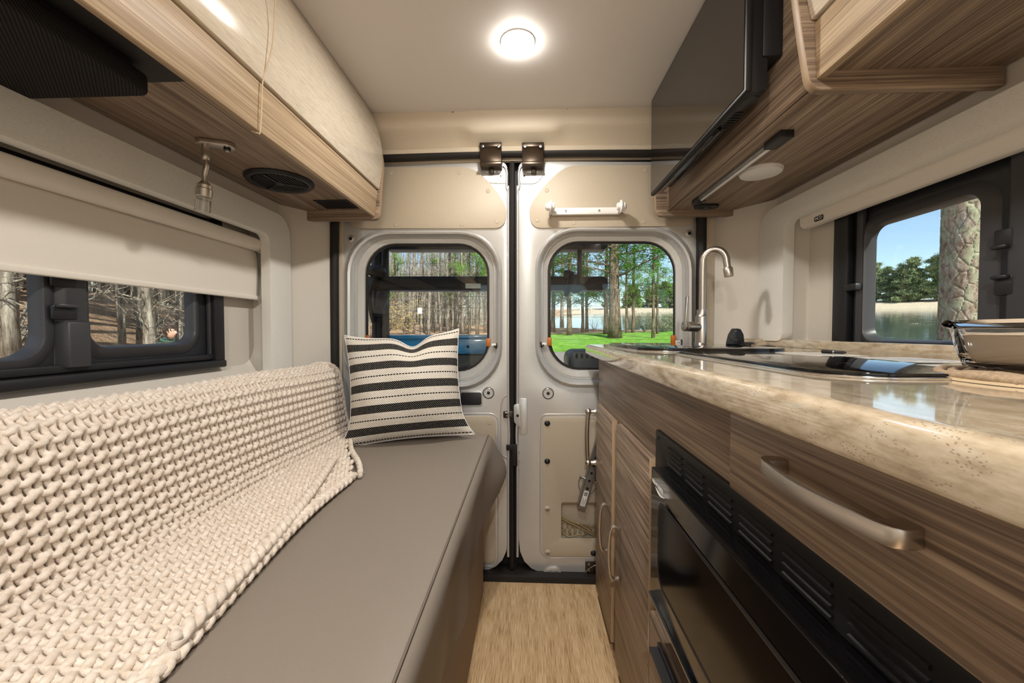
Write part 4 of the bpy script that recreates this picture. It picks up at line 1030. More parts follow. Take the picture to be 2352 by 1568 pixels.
# perforated steel leg leaning against the right door, and the cargo net in the pocket
def leg():
    a, b = at(1335, 1163, Y=1.665), at(1381, 1000, Y=1.672)
    t = thing('steel_leg', 'perforated zinc square tube leaning on the right rear door', 'tube', a)
    d = (b - a).normalized(); s = d.cross(Vector((0, 1, 0))).normalized(); f = s.cross(d).normalized(); w_ = .0165
    L = (b - a).length
    hs = [.085 + .033 * k for k in range(int((L - .1) / .033))]
    # front wall with real holes, three plain walls
    holes = [[(math.cos(2 * PI * i / 12) * .0058, h + math.sin(2 * PI * i / 12) * .0058) for i in range(12)] for h in hs]
    fr = plateVF([(-w_, 0), (w_, 0), (w_, L), (-w_, L)], holes, lambda p, q, tt: a + s * p + d * q + f * tt, -w_, -w_ + .002)
    if (a + f * -w_).y > a.y: pass
    oth = []
    for (p0, p1, q0, q1) in ((-w_, -w_ + .002, -w_, w_), (w_ - .002, w_, -w_, w_), (-w_, w_, w_ - .002, w_)):
        oth.append(([a + s * p + d * h + f * q for p in (p0, p1) for q in (q0, q1) for h in (0, L)], [(0, 1, 3, 2), (4, 6, 7, 5), (0, 4, 5, 1), (2, 3, 7, 6), (0, 2, 6, 4), (1, 5, 7, 3)]))
    mk('square_tube', *joinVF(fr, *oth), M['zinc'], t)
    mk('core', [a + s * p + d * h + f * q for p in (-.011, .011) for q in (-.011, .011) for h in (.002, L)], [(0, 1, 3, 2), (4, 6, 7, 5), (0, 4, 5, 1), (2, 3, 7, 6), (0, 2, 6, 4), (1, 5, 7, 3)], M['rubber'], t)
    fs = -1 if (f * -1).y < 0 else 1
    def card(n, p0, p1, h0, h1, off, m, par): return mk(n, [a + s * p + d * h + f * (fs * (w_ + o)) for o in (off, off + .0005) for p in (p0, p1) for h in (h0, h1)], [(0, 1, 3, 2), (4, 6, 7, 5), (0, 4, 5, 1), (2, 3, 7, 6), (0, 2, 6, 4), (1, 5, 7, 3)], m, par)
    lb = card('label_sticker', -.010, .010, .010, .075, .0002, M['paper'], t)
    for k in range(7): card('bar_code', -.007, .007, .054 + k * .0025, .0552 + k * .0025, .0008, M['ink'], lb)
    for k in range(3): card('label_print', -.006 + k * .005, -.0045 + k * .005, .014, .044 - .008 * (k % 2), .0008, M['ink'], lb)
    c = a + d * .118
    for sg in (-1, 1):
        p = c + s * sg * w_; tube('hitch_pin', [p, p + s * sg * .018, p + s * sg * .024], [.004, .004, .006], M['chrome'], t, n=8)
        tube('pin_ring', smooth_path([p + s * sg * .018, p + s * sg * .022 - d * .02, p + s * sg * .012 - d * .045, p + s * sg * .002 - d * .05], 5), .0018, M['zinc'], t, n=6)
leg()
def net():
    t = thing('cargo_net', 'khaki cord net bunched in the pocket of the right door', 'net', (.2, 1.71, .23))
    Yn = Yd + .012; P = lambda u, v, dy=0: at(u, v, Y=Yn + dy); V = []
    for k in range(9):
        u = 1291 + k * 12
        for s in (1, -1):
            L = [P(u, 1232, .004 * (k % 3)), P(u + s * 9, 1218, -.004), P(u - s * 2, 1205, .004), P(u + s * 8, 1192, -.003)]
            top = 1192 + max(0, (u - 1300)) * .33
            L = [q for q in L if True]; L[-1] = P(u + s * 8, min(1226, top), -.003)
            V.append(tubeVF(smooth_path(L, 5), .0022, 5))
    mk('net_mesh', *joinVF(*V), M['net'], t, smooth=True, kind='stuff')
    for o in (0, 5): tube('net_cord', smooth_path([P(1289, 1184 + o), P(1310, 1196 + o, -.006), P(1335, 1206 + o * 1.4, -.004), P(1360, 1222 + o, -.008), P(1385, 1238)], 6), .0035, M['net'], t, n=6)
    tube('net_cord', smooth_path([P(1291, 1220), P(1305, 1232, -.008), P(1330, 1228, -.005), P(1350, 1233, -.006), P(1372, 1230)], 6), .003, M['net'], t, n=6)
net()
# ================================================================== OUTDOORS
def sstep(a, b, x):
    t = max(0., min(1., (x - a) / (b - a))); return t * t * (3 - 2 * t)
def lake_d(X, Y): return .84 * X + .545 * Y
def plane_h(X, Y): return -.53 + .05 * Y + .0225 * X
def hgt(X, Y):
    L = sstep(.5, .85, -X / max(Y, 1.))
    z = plane_h(X, Y) * (1 - L) + (-.58) * L
    z += min(.6 * max(0, -X - .5 * max(Y, 0) - 4), 3.2)
    d = lake_d(X, Y)
    if d > 22.5:
        z -= 1.1 * sstep(23.2, 27, d) * (1 - sstep(150, 162, d))
        z += 2.0 * sstep(156, 172, d)
    return z + .05 * math.sin(X * .9 + 1) * math.sin(Y * .7) * sstep(3, 9, abs(X) + Y)
def ground_hit(u, v):
    d = ray(u, v); t = 2.0
    while t < 300:
        p = Vector((0, 0, CAMZ)) + d * t
        if p.z < hgt(p.x, p.y): break
        t *= 1.01
    return Vector((p.x, p.y, hgt(p.x, p.y)))
def warp(a, b, n):          # denser near zero
    return [(-1 if s < 0 else 1) * (abs(s) ** 2.2) * (abs(a) if s < 0 else b) for s in [-1 + 2 * i / n for i in range(n + 1)]]
def grid_ground(xs, ys, off=0.):
    V = [Vector((x, y, hgt(x, y) + off)) for y in ys for x in xs]; n = len(xs)
    F = [(j * n + i, j * n + i + 1, (j + 1) * n + i + 1, (j + 1) * n + i) for j in range(len(ys) - 1) for i in range(n - 1)]
    return V, F
def litter(name, c1, c2, c3, sc):
    x = NT(name); x.set(.9, 0, .1); a = x.noise(x.pos((sc, sc, sc)), 1, 8, .75)
    x.col(x.ramp(a, [(.33, c1), (.5, c2), (.66, c3)])); x.bump(a, .8, .06); return x.m
M['litter'] = litter('brown_leaf_litter', srgb(122, 92, 70), srgb(184, 148, 116), srgb(222, 200, 174), 20)
M['grass'] = litter('spring_grass', srgb(84, 122, 44), srgb(112, 168, 56), srgb(168, 190, 104), 3)
M['gravel'] = litter('grey_gravel', srgb(120, 112, 104), srgb(162, 154, 146), srgb(196, 188, 178), 16)
M['sand'] = litter('pale_sand', srgb(176, 156, 128), srgb(206, 190, 164), srgb(226, 214, 194), 3)
st(mk('ground', *grid_ground(warp(-70, 300, 110), warp(-30, 300, 110)), M['litter'], smooth=True))['label'] = 'leaf covered ground outside the van'
lin = lambda a, b, n: [a + (b - a) * i / n for i in range(n + 1)]
tag(mk('lawn', *grid_ground(lin(-2.5, 14, 24), lin(15.5, 27, 24), .03), M['grass'], smooth=True), 'bright green strip of lawn behind the van', 'grass', None, 'stuff')
tag(mk('gravel_drive', *grid_ground(lin(-4, 12, 20), lin(4, 15.7, 20), .02), M['gravel'], smooth=True), 'grey gravel drive behind the van', 'drive', None, 'stuff')
tag(mk('paved_road', *grid_ground(lin(-14, -.8, 16), lin(23, 28, 6), .03), M['gravel'], smooth=True), 'grey road crossing before the bare woods', 'road', None, 'stuff')
# far bank of sand
xs = []; V = []
rings = []
for k in range(60):
    a = -200 + 400 * k / 59; tx, ty = -.545, .84; rr_ = []
    for d in (148, 153, 158, 164, 172, 180):
        X = .84 * d + tx * a; Y = .545 * d + ty * a; rr_.append(Vector((X, Y, hgt(X, Y) + .15)))
    rings.append(rr_)
V, F = loftVF(rings, False); st(mk('far_bank', V, F, M['sand'], smooth=True))['label'] = 'pale sandy far bank of the lake'
# lake
xw = NT('lake_water'); xw.set(.05, 0, .5); xw.col(srgb(92, 104, 96)); xw.bump(xw.noise(xw.pos((.7, .7, 3)), 1, 3), .06, .3)
V = []
for d, a in ((23.0, -120), (23.0, 60), (160, 160), (160, -200)):
    X = .84 * d - .545 * a; Y = .545 * d + .84 * a; V.append(Vector((X, Y, plane_h(X, Y) - .30)))
tag(mk('lake', V, [(0, 1, 2, 3)], xw.m), 'calm lake beyond the trees', 'lake', None, 'structure')

# ---- trees
def bark(name, a, b, c, sc=(14, 14, 2.5)):
    x = NT(name); x.set(.9, 0, .1); n_ = x.noise(x.pos(sc), 1, 6, .7); x.col(x.ramp(n_, [(.35, a), (.5, b), (.66, c)])); x.bump(n_, .7, .03); return x.m
M['bark_grey'] = bark('grey_bark', srgb(92, 84, 74), srgb(142, 132, 118), srgb(186, 178, 164))
M['bark_pine'] = bark('pine_bark', srgb(70, 58, 50), srgb(112, 96, 82), srgb(150, 134, 116))
def leafmat(name, a, b):
    x = NT(name); x.set(.6, 0, .2); v = x.noise(x.pos((1.3, 1.3, 1.3)), 1, 3); x.col(x.ramp(v, [(.35, a), (.65, b)]))
    x.b.inputs['Transmission Weight'].default_value = 0; return x.m
M['needle'] = leafmat('pine_needles', srgb(44, 92, 24), srgb(112, 158, 56))
M['dryleaf'] = leafmat('dry_leaves', srgb(150, 130, 80), srgb(196, 176, 130))
M['farleaf'] = leafmat('haze_toned_foliage', srgb(92, 112, 74), srgb(150, 160, 116))  # leaf colour paled to carry the distance haze
def grow(rng, H, r0, nb, zmin, blen, nt_, up=.25, lean=.03, sides=8):
    """trunk and branch meshes; returns (trunk VF, branches VF, twig ends)"""
    P = []; x = y = 0
    for i in range(13):
        P.append(Vector((x, y, H * i / 12))); x += rng.uniform(-1, 1) * lean * H / 12; y += rng.uniform(-1, 1) * lean * H / 12
    R = [r0 * (1.25 if i == 0 else 1.0) * (1 - .82 * i / 12) for i in range(13)]
    tr = tubeVF(P, R, sides); B = []; ends = []
    for k in range(nb):
        q = zmin + (1 - zmin) * (k + rng.random()) / nb; i = min(11, int(q * 12)); p = P[i].lerp(P[i + 1], q * 12 - i)
        a = rng.random() * 2 * PI; L = blen * (1.1 - .75 * (q - zmin) / (1 - zmin + 1e-6)) * rng.uniform(.6, 1.2)
        d = Vector((math.cos(a), math.sin(a), up + rng.uniform(-.2, .3))).normalized(); pts = [p]; 
        for s in range(5):
            pts.append(pts[-1] + d * L / 5); d = (d + Vector((rng.uniform(-.3, .3), rng.uniform(-.3, .3), rng.uniform(-.15, .22)))).normalized()
        rb = max(.008, r0 * .22 * (1 - .6 * q)); B.append(tubeVF(pts, [rb * (1 - .16 * s) for s in range(6)], 4, False))
        for m_ in range(nt_):
            s = rng.randint(1, 5); d2 = Vector((rng.uniform(-1, 1), rng.uniform(-1, 1), rng.uniform(-.2, .8))).normalized(); l2 = L * rng.uniform(.18, .42)
            e1 = pts[s] + d2 * l2 * .5 + Vector((0, 0, rng.uniform(-.04, .06))); e2 = pts[s] + d2 * l2 + Vector((0, 0, rng.uniform(-.05, .1)))
            B.append(tubeVF([pts[s], e1, e2], [rb * .45, rb * .32, rb * .15], 3, False)); ends.append(e2); ends.append(e1)
        ends.append(pts[-1])
    return tr, joinVF(*B), ends
def clumps(rng, ends, n, ln, wd, flat=.6):
    V, F = [], []
    for e in ends:
        for _ in range(n):
            d = Vector((rng.gauss(0, 1), rng.gauss(0, 1), rng.gauss(0, flat))).normalized(); c = e + Vector((rng.gauss(0, 1), rng.gauss(0, 1), rng.gauss(0, .5))) * ln * .7
            s = d.orthogonal().normalized() * wd; k = len(V); V += [c - s, c + s, c + d * ln * rng.uniform(.6, 1.2)]; F.append((k, k + 1, k + 2))
    return V, F
def proto(name, kind, seed):
    rng = random.Random(seed)
    if kind == 'bare': tr, br, en = grow(rng, 13, .13, 34, .10, 2.6, 5, .45, .05)
    elif kind == 'thin': tr, br, en = grow(rng, 11, .08, 26, .08, 1.7, 4, .6, .05, 6)
    elif kind == 'pine': tr, br, en = grow(rng, 14, .22, 40, .17, 3.2, 6, .05, .035, 10)
    elif kind == 'far': tr, br, en = grow(rng, 9, .16, 32, .03, 2.6, 5, .2, .05, 5)
    out = [('trunk', mesh_only(tr, M['bark_pine'] if kind == 'pine' else M['bark_grey'])), ('branches', mesh_only(br, M['bark_pine'] if kind == 'pine' else M['bark_grey']))]
    if kind == 'pine': out.append(('foliage', mesh_only(clumps(rng, en, 16, .30, .022), M['needle'])))
    if kind == 'far': out.append(('foliage', mesh_only(clumps(rng, en, 30, .42, .07, .9), M['farleaf'])))
    return out
def mesh_only(VF, m):
    me = bpy.data.meshes.new('tree_mesh'); me.from_pydata([tuple(p) for p in VF[0]], [], VF[1]); me.materials.append(m)
    for p in me.polygons: p.use_smooth = True
    return me
PROTO = {k: [proto(k, k, 11 + 7 * i + len(k)) for i in range(n)] for k, n in (('bare', 4), ('thin', 3), ('pine', 3), ('far', 3))}
def plant(kind, p, sc, name, label, group, rng, zs=None):
    t = thing(name, label, 'tree', p, group); t.rotation_euler = (0, 0, rng.random() * 6.28); t.scale = (sc, sc, zs or sc)
    for nm, me in rng.choice(PROTO[kind]):
        o = bpy.data.objects.new(nm, me); COL.objects.link(o); o.parent = t
    return t
rg = random.Random(5)
def by_px(u, v, wpx, kind, name, label, group=None, base_r=.22):
    p = ground_hit(u, v); dist = math.hypot(p.x, p.y); r = wpx * p.y / 915 / 2 * .92
    return plant(kind, p, r / base_r, name, label, group, rg, max(.75, min(1.3, r / base_r)))
by_px(1412, 777, 29, 'pine', 'pine_tree', 'thickest pine trunk seen through the right rear door window')
by_px(1392, 768, 12, 'pine', 'pine_tree', 'slender pine just left of the thickest trunk')
by_px(1270, 763, 11, 'pine', 'pine_tree', 'pine at the left edge of the right rear window')
by_px(1308, 771, 13, 'pine', 'pine_tree', 'pine standing alone below the rack clamp')
by_px(1338, 764, 8, 'pine', 'pine_tree', 'left one of the twin slim pines before the lake')
by_px(1348, 763, 8, 'pine', 'pine_tree', 'right one of the twin slim pines before the lake')
by_px(1440, 766, 7, 'pine', 'pine_tree', 'slim lakeside pine right of the thickest trunk')
by_px(1454, 765, 8, 'pine', 'pine_tree', 'second slim lakeside pine right of the thickest trunk')
by_px(1500, 777, 8, 'pine', 'pine_tree', 'straight pine near the right edge of the rear window')
by_px(1510, 768, 6, 'pine', 'pine_tree', 'thinnest pine at the right edge of the rear window')
# green pines among the woods behind the left rear door
for k, (r_, y) in enumerate(((-.11, 31), (-.15, 36), (-.20, 33), (-.06, 40), (-.34, 40), (-.13, 27))):
    X = r_ * y; plant('pine', Vector((X, y, hgt(X, y))), .55, 'pine_tree', 'green pine among the bare woods behind the road', 'pines in the woods', rg, 1.15)
# bare woods behind
for k in range(130):
    y = rg.uniform(29, 66); r_ = rg.uniform(-.52, .12); X = r_ * y
    if lake_d(X, y) > 22.5: continue
    kd = 'thin' if rg.random() < .6 else 'bare'
    plant(kd, Vector((X, y, hgt(X, y))), rg.uniform(.8, 1.3), 'bare_tree', 'bare grey tree in the woods behind the road', 'bare woods behind the van', rg)
# woods on the slope left of the van
for k in range(85):
    d = rg.uniform(14, 32) if k > 9 else rg.uniform(11, 15); r_ = rg.uniform(-1.75, -.80); y = d / math.hypot(1, r_); X = r_ * y
    kd = 'thin' if rg.random() < .55 else 'bare'
    plant(kd, Vector((X, y, hgt(X, y) - .05)), rg.uniform(.7, 1.15), 'bare_tree', 'bare tree on the leafy slope outside the left window', 'woods on the slope', rg)
# far shore trees
for k in range(110):
    d = rg.uniform(166, 178); a = rg.uniform(-60, 175); X = .84 * d - .545 * a; Y = .545 * d + .84 * a
    if Y < 5: continue
    plant('far', Vector((X, Y, hgt(X, Y) - .3)), rg.uniform(.9, 1.5), 'far_shore_tree', 'hazy green tree on the far lake shore', 'trees on the far shore', rg)
# dense far thicket behind the woods
def thicket(name, label, spots, rng):
    L = []
    for (X, Y, h, r) in spots:
        z = hgt(X, Y); L.append(tubeVF([(X, Y, z), (X + rng.uniform(-.4, .4), Y, z + h * .5), (X + rng.uniform(-1, 1), Y, z + h)], [r, r * .7, r * .3], 4, False))
        for _ in range(5):
            q = rng.uniform(.1, .9); a = rng.uniform(-1, 1); L.append(tubeVF([(X, Y, z + h * q), (X + a * 1.6, Y + rng.uniform(-.5, .5), z + h * q + rng.uniform(.4, 1.6))], [r * .35, r * .12], 3, False))
    tag(mk(name, *joinVF(*L), M['bark_grey']), label, 'trees', None, 'stuff')
sp = []
for _ in range(800):
    Y = rg.uniform(56, 95); X = Y * rg.uniform(-.56, .05); sp.append((X, Y, rg.uniform(7, 16), rg.uniform(.08, .22)))
thicket('distant_thicket', 'dense distant thicket of thin trunks behind the woods', sp, rg)
sp = []
for _ in range(420):
    d = rg.uniform(26, 44); r_ = rg.uniform(-2.0, -.75); Y = d / math.hypot(1, r_); sp.append((r_ * Y, Y, rg.uniform(6, 13), rg.uniform(.05, .14)))
thicket('slope_thicket', 'dense thicket of grey trunks on top of the slope', sp, rg)
# shrubs
def shrub(p, h, n, label, leaf=None, group=None, nm='shrub'):
    rng = random.Random(int(h * 1000 + p[0] * 10)); t = thing(nm, label, 'shrub', p, group); B = []; en = []
    for k in range(n):
        a = rng.random() * 6.28; d = Vector((math.cos(a) * .55, math.sin(a) * .55, 1)).normalized(); q = Vector(p); pts = [q]
        for s in range(6): q = q + d * h / 6 * rng.uniform(.8, 1.2); pts.append(q); d = (d + Vector((rng.uniform(-.35, .35), rng.uniform(-.35, .35), rng.uniform(-.2, .2)))).normalized()
        r = h * .008; B.append(tubeVF(pts, [r * (1 - .14 * s) for s in range(7)], 4, False))
        for m_ in range(7):
            s = rng.randint(1, 6); e = pts[s] + Vector((rng.uniform(-1, 1), rng.uniform(-1, 1), rng.uniform(-.2, .8))) * h * .22; B.append(tubeVF([pts[s], e], [r * .5, r * .15], 3, False)); en.append(e)
    mk('stems', *joinVF(*B), M['bark_grey'], t)
    if leaf: mk('leaves', *clumps(rng, en, leaf[1], .10, .03, 1), leaf[0], t)
shrub(ground_hit(372, 792), 2.1, 9, 'tangled bare shrub beside the person')
shrub(ground_hit(930, 768), 2.6, 26, 'dense twiggy shrub with dry leaves left of the sign', (M['dryleaf'], 9))
shrub(ground_hit(890, 769), 2.4, 24, 'brown leafed shrub behind the black rack post', (M['dryleaf'], 9))
shrub(ground_hit(1480, 764), 1.3, 22, 'low dark brush on the lake edge', (M['farleaf'], 4))
shrub(ground_hit(1530, 764), 1.4, 22, 'low dark brush at the right edge of the rear window', (M['farleaf'], 4))
shrub(ground_hit(1365, 761), 1.2, 16, 'low brush between the twin pines and the thick trunk')
shrub(ground_hit(40, 800), 2.6, 12, 'pale bare shrub at the left picture edge')
# sign on its post
p = ground_hit(965, 770)
sg = thing('road_sign', 'white road sign on a thin green post before the woods', 'sign', p)
s_ = p.y / 915
tube('post', [p, p + Vector((0, 0, 62 * s_))], .035, plain('green_post', srgb(50, 70, 50), .6), sg, n=8)
box('sign_plate', (p.x - 5 * s_, p.x + 5 * s_, p.y - .06, p.y - .04, p.z + 50 * s_, p.z + 64 * s_), M['white'], sg, bev=.01)

# ---- the big lichen covered pine by the lake window
def big_pine():
    d = ray(2211, 700); t = 6.05 / d.y; X, Y = d.x * t, d.y * t; z0 = hgt(X, Y) - .1; R = .225; H = 7.5
    nu, nv = 130, 900
    rng = np.random.RandomState(3); ce = []
    rows = int(H / .13)
    for j in range(rows):
        for i in range(9): ce.append(((i + .5 * (j % 2) + rng.uniform(-.35, .35)) / 9 * 2 * PI * R, (j + rng.uniform(-.4, .4)) * .13))
    ce = np.array(ce); circ = 2 * PI * R
    ce3 = np.concatenate([ce, ce + [circ, 0], ce - [circ, 0]])
    V = []; face_m = []
    th = np.arange(nu) / nu * 2 * PI; zz = np.arange(nv + 1) / nv * H
    disp = np.zeros((nv + 1, nu))
    ordz = ce3[np.argsort(ce3[:, 1])]
    for j in range(nv + 1):
        z = zz[j]; lo = np.searchsorted(ordz[:, 1], z - .4); hi = np.searchsorted(ordz[:, 1], z + .4); c = ordz[lo:hi]
        dx = (th * R)[:, None] - c[None, :, 0]; dz = (z - c[None, :, 1]) * .45
        dd = np.sort(np.sqrt(dx ** 2 + dz ** 2), axis=1); e = dd[:, 1] - dd[:, 0]
        disp[j] = np.clip(e / .012, 0, 1) * .015
    disp += rng.uniform(-.0015, .0015, disp.shape)
    for j in range(nv + 1):
        rad = R * (1.06 - .12 * zz[j] / H) + disp[j]
        for i in range(nu): V.append((X + rad[i] * math.cos(th[i]), Y + rad[i] * math.sin(th[i]), z0 + zz[j]))
    F = [(j * nu + i, j * nu + (i + 1) % nu, (j + 1) * nu + (i + 1) % nu, (j + 1) * nu + i) for j in range(nv) for i in range(nu)]
    t_ = thing('lichen_pine', 'close plated pine trunk with green lichen outside the right window', 'tree', (X, Y, z0))
    x = NT('plated_bark_with_lichen'); x.set(.9, 0, .1)
    n1 = x.noise(x.pos((22, 22, 9)), 1, 5, .7); n2 = x.noise(x.pos((9, 9, 5)), 1, 5, .7)
    base = x.ramp(n1, [(.33, srgb(96, 78, 64)), (.5, srgb(146, 128, 112)), (.68, srgb(184, 170, 154))])
    x.col(x.mix(x.math('MULTIPLY', x.ramp(n2, [(.48, (0, 0, 0)), (.6, (1, 1, 1))]), .5), base, srgb(158, 172, 136))); x.bump(n1, .6, .01)
    mk('trunk', V, F, x.m, t_, smooth=True)
    pm = glass_thin('clear_plastic_film', (.9, .93, .95), .2, .25)
    rn = random.Random(4); ca = math.atan2(-Y, -X)
    for k in range(10):                     # shreds of plastic wrap
        a0 = ca + rn.uniform(-.15, .95); zt_ = at(2180, 480, Y=Y).z + rn.uniform(-.25, .35); L = rn.uniform(.25, .75); pts = []
        for i in range(8):
            q = i / 7; a = a0 - .55 * q * rn.uniform(.8, 1.1); rd = R + .032 + .02 * math.sin(q * 6 + k); pts.append(Vector((X + rd * math.cos(a), Y + rd * math.sin(a), zt_ - L * q)))
        tube('plastic_shred', pts, [.006 * (1 - .6 * i / 7) for i in range(8)], pm, t_, n=4)
    for k, zq in enumerate((1.95, .55, 1.55)):
        a = ca + 1.15; p0 = Vector((X + R * math.cos(a), Y + R * math.sin(a), zq)); dv = Vector((math.cos(a + .5), math.sin(a + .5), .3))
        tube('dead_twig', smooth_path([p0, p0 + dv * .10 + Vector((0, 0, .02)), p0 + dv * .2, p0 + dv * .26 + Vector((0, 0, -.06))], 4), .006, M['bark_pine'], t_, n=5)
big_pine()

# ================================================================== RACK AND BOX BEHIND THE DOORS
Yk = 2.10
rk = thing('carrier_rack', 'black steel carrier rack standing behind the rear doors', 'rack', (-.3, Yk, -.4))
def pbox(name, u0, v0, u1, v1, y0, y1, r, m, par, bev=.006):
    L = [(lambda q: (q.x, q.z))(at(u, v, Y=y0)) for u, v in rr(u0, v0, u1, v1, r, 5)]
    V, F = extr(L, XZ, y0, y1); return mk(name, V, F, m, par, bev=bev)
for u, r in ((862, .030), (880, .022)):
    a = at(u, 700, Y=Yk); tube('mast', [(a.x, Yk + .03, -.42), (a.x, Yk + .03, at(u, 545 if u < 870 else 500, Y=Yk).z + .1)], r, M['blackpl'], rk, n=14)
cb = pbox('cross_bar', 820, 634, 1397, 666, Yk, Yk + .10, 12, M['blackpl'], rk)
pbox('bar_groove', 880, 641, 1240, 659, Yk - .002, Yk + .01, 3, M['rubber'], cb, 0)
pbox('bar_groove', 1262, 641, 1390, 659, Yk - .002, Yk + .01, 6, M['rubber'], cb, 0)
sk_ = pbox('bar_sticker', 1069, 651, 1104, 662, Yk - .004, Yk + .002, 1, M['zinc'], cb, 0)
pbox('top_bar', 878, 546, 1397, 572, Yk, Yk + .10, 10, M['blackpl'], rk)
pbox('post', 1327, 570, 1337, 640, Yk + .02, Yk + .06, 2, M['blackpl'], rk)
a = at(1309, 650, Y=Yk - .02)
tube('strap', [a + Vector((.022 * math.sin(q * 2 * PI / 16) * .6, .05 + .075 * math.cos(q * 2 * PI / 16), .055 * math.sin(q * 2 * PI / 16))) for q in range(16)], .014, M['rubber'], rk, n=6, closed=True)
pbox('buckle', 1295, 620, 1312, 640, Yk - .03, Yk + .02, 4, M['blackpl'], rk)
lathe('clamp_disc', [(0, 0), (.05, 0), (.048, .012), (0, .016)], at(1322, 652, Y=Yk), M['blackpl'], rk, ax=(0, -1, 0), n=24)
V, F = ballVF(at(864, 622, Y=Yk), .055, 14, 10, (1, .9, .6)); mk('mast_joint', V, F, M['blackpl'], rk, smooth=True)
mk('folded_arm', *extr([(lambda q: (q.x, q.z))(at(u, v, Y=Yk - .02)) for u, v in fillet([(866, 668), (893, 668), (889, 690), (873, 722), (862, 716)], 4)], XZ, Yk - .03, Yk + .01), M['blackpl'], rk, bev=.004)
tube('hanging_strap', smooth_path([at(u, v, Y=Yk - .02) for u, v in ((870, 618), (856, 650), (849, 680), (852, 715), (858, 740))], 5), .012, M['rubber'], rk, n=6)
lathe('arm_wheel', [(0, 0), (.028, 0), (.028, .02), (0, .02)], at(872, 716, Y=Yk - .04), M['blackpl'], rk, ax=(0, -1, 0), n=18)
bx2 = thing('cargo_box', 'glossy blue cargo box on the rack behind the left rear door', 'box', (-.5, 2.3, .6))
blue = plain('glossy_blue_paint', srgb(44, 140, 196), .25, 0, .04, coat=.5)
ub = pbox('blue_lid', 822, 776, 1150, 813, 2.16, 2.62, 3, blue, bx2)
pbox('lid_lip', 822, 770, 1150, 778, 2.15, 2.63, 2, blue, ub, .002)
pbox('lower_bin', 826, 813, 1146, 930, 2.19, 2.60, 8, M['blackpl'], bx2)
lathe('lock', [(0, 0), (.008, 0), (.006, .006), (0, .008)], at(1075, 796, Y=2.16), M['rubber'], ub, ax=(0, -1, 0), n=12)
for u, z_ in ((900, 0), (1060, 0)): pbox('support_arm', u, 930, u + 40, 1080, 2.2, 2.26, 3, M['blackpl'], bx2)
cs_ = thing('storage_case', 'black ribbed case low behind the right rear door', 'case', (.3, 2.2, .5))
sc_ = pbox('case_body', 1306, 806, 1440, 960, 2.10, 2.40, 22, M['greypl'], cs_, .01)
for k in range(9): pbox('case_rib', 1322 + k * 12, 812, 1327 + k * 12, 822, 2.096, 2.11, 1, M['blackpl'], sc_, 0)
pbox('case_foot', 1330, 960, 1420, 1110, 2.15, 2.3, 3, M['blackpl'], cs_)

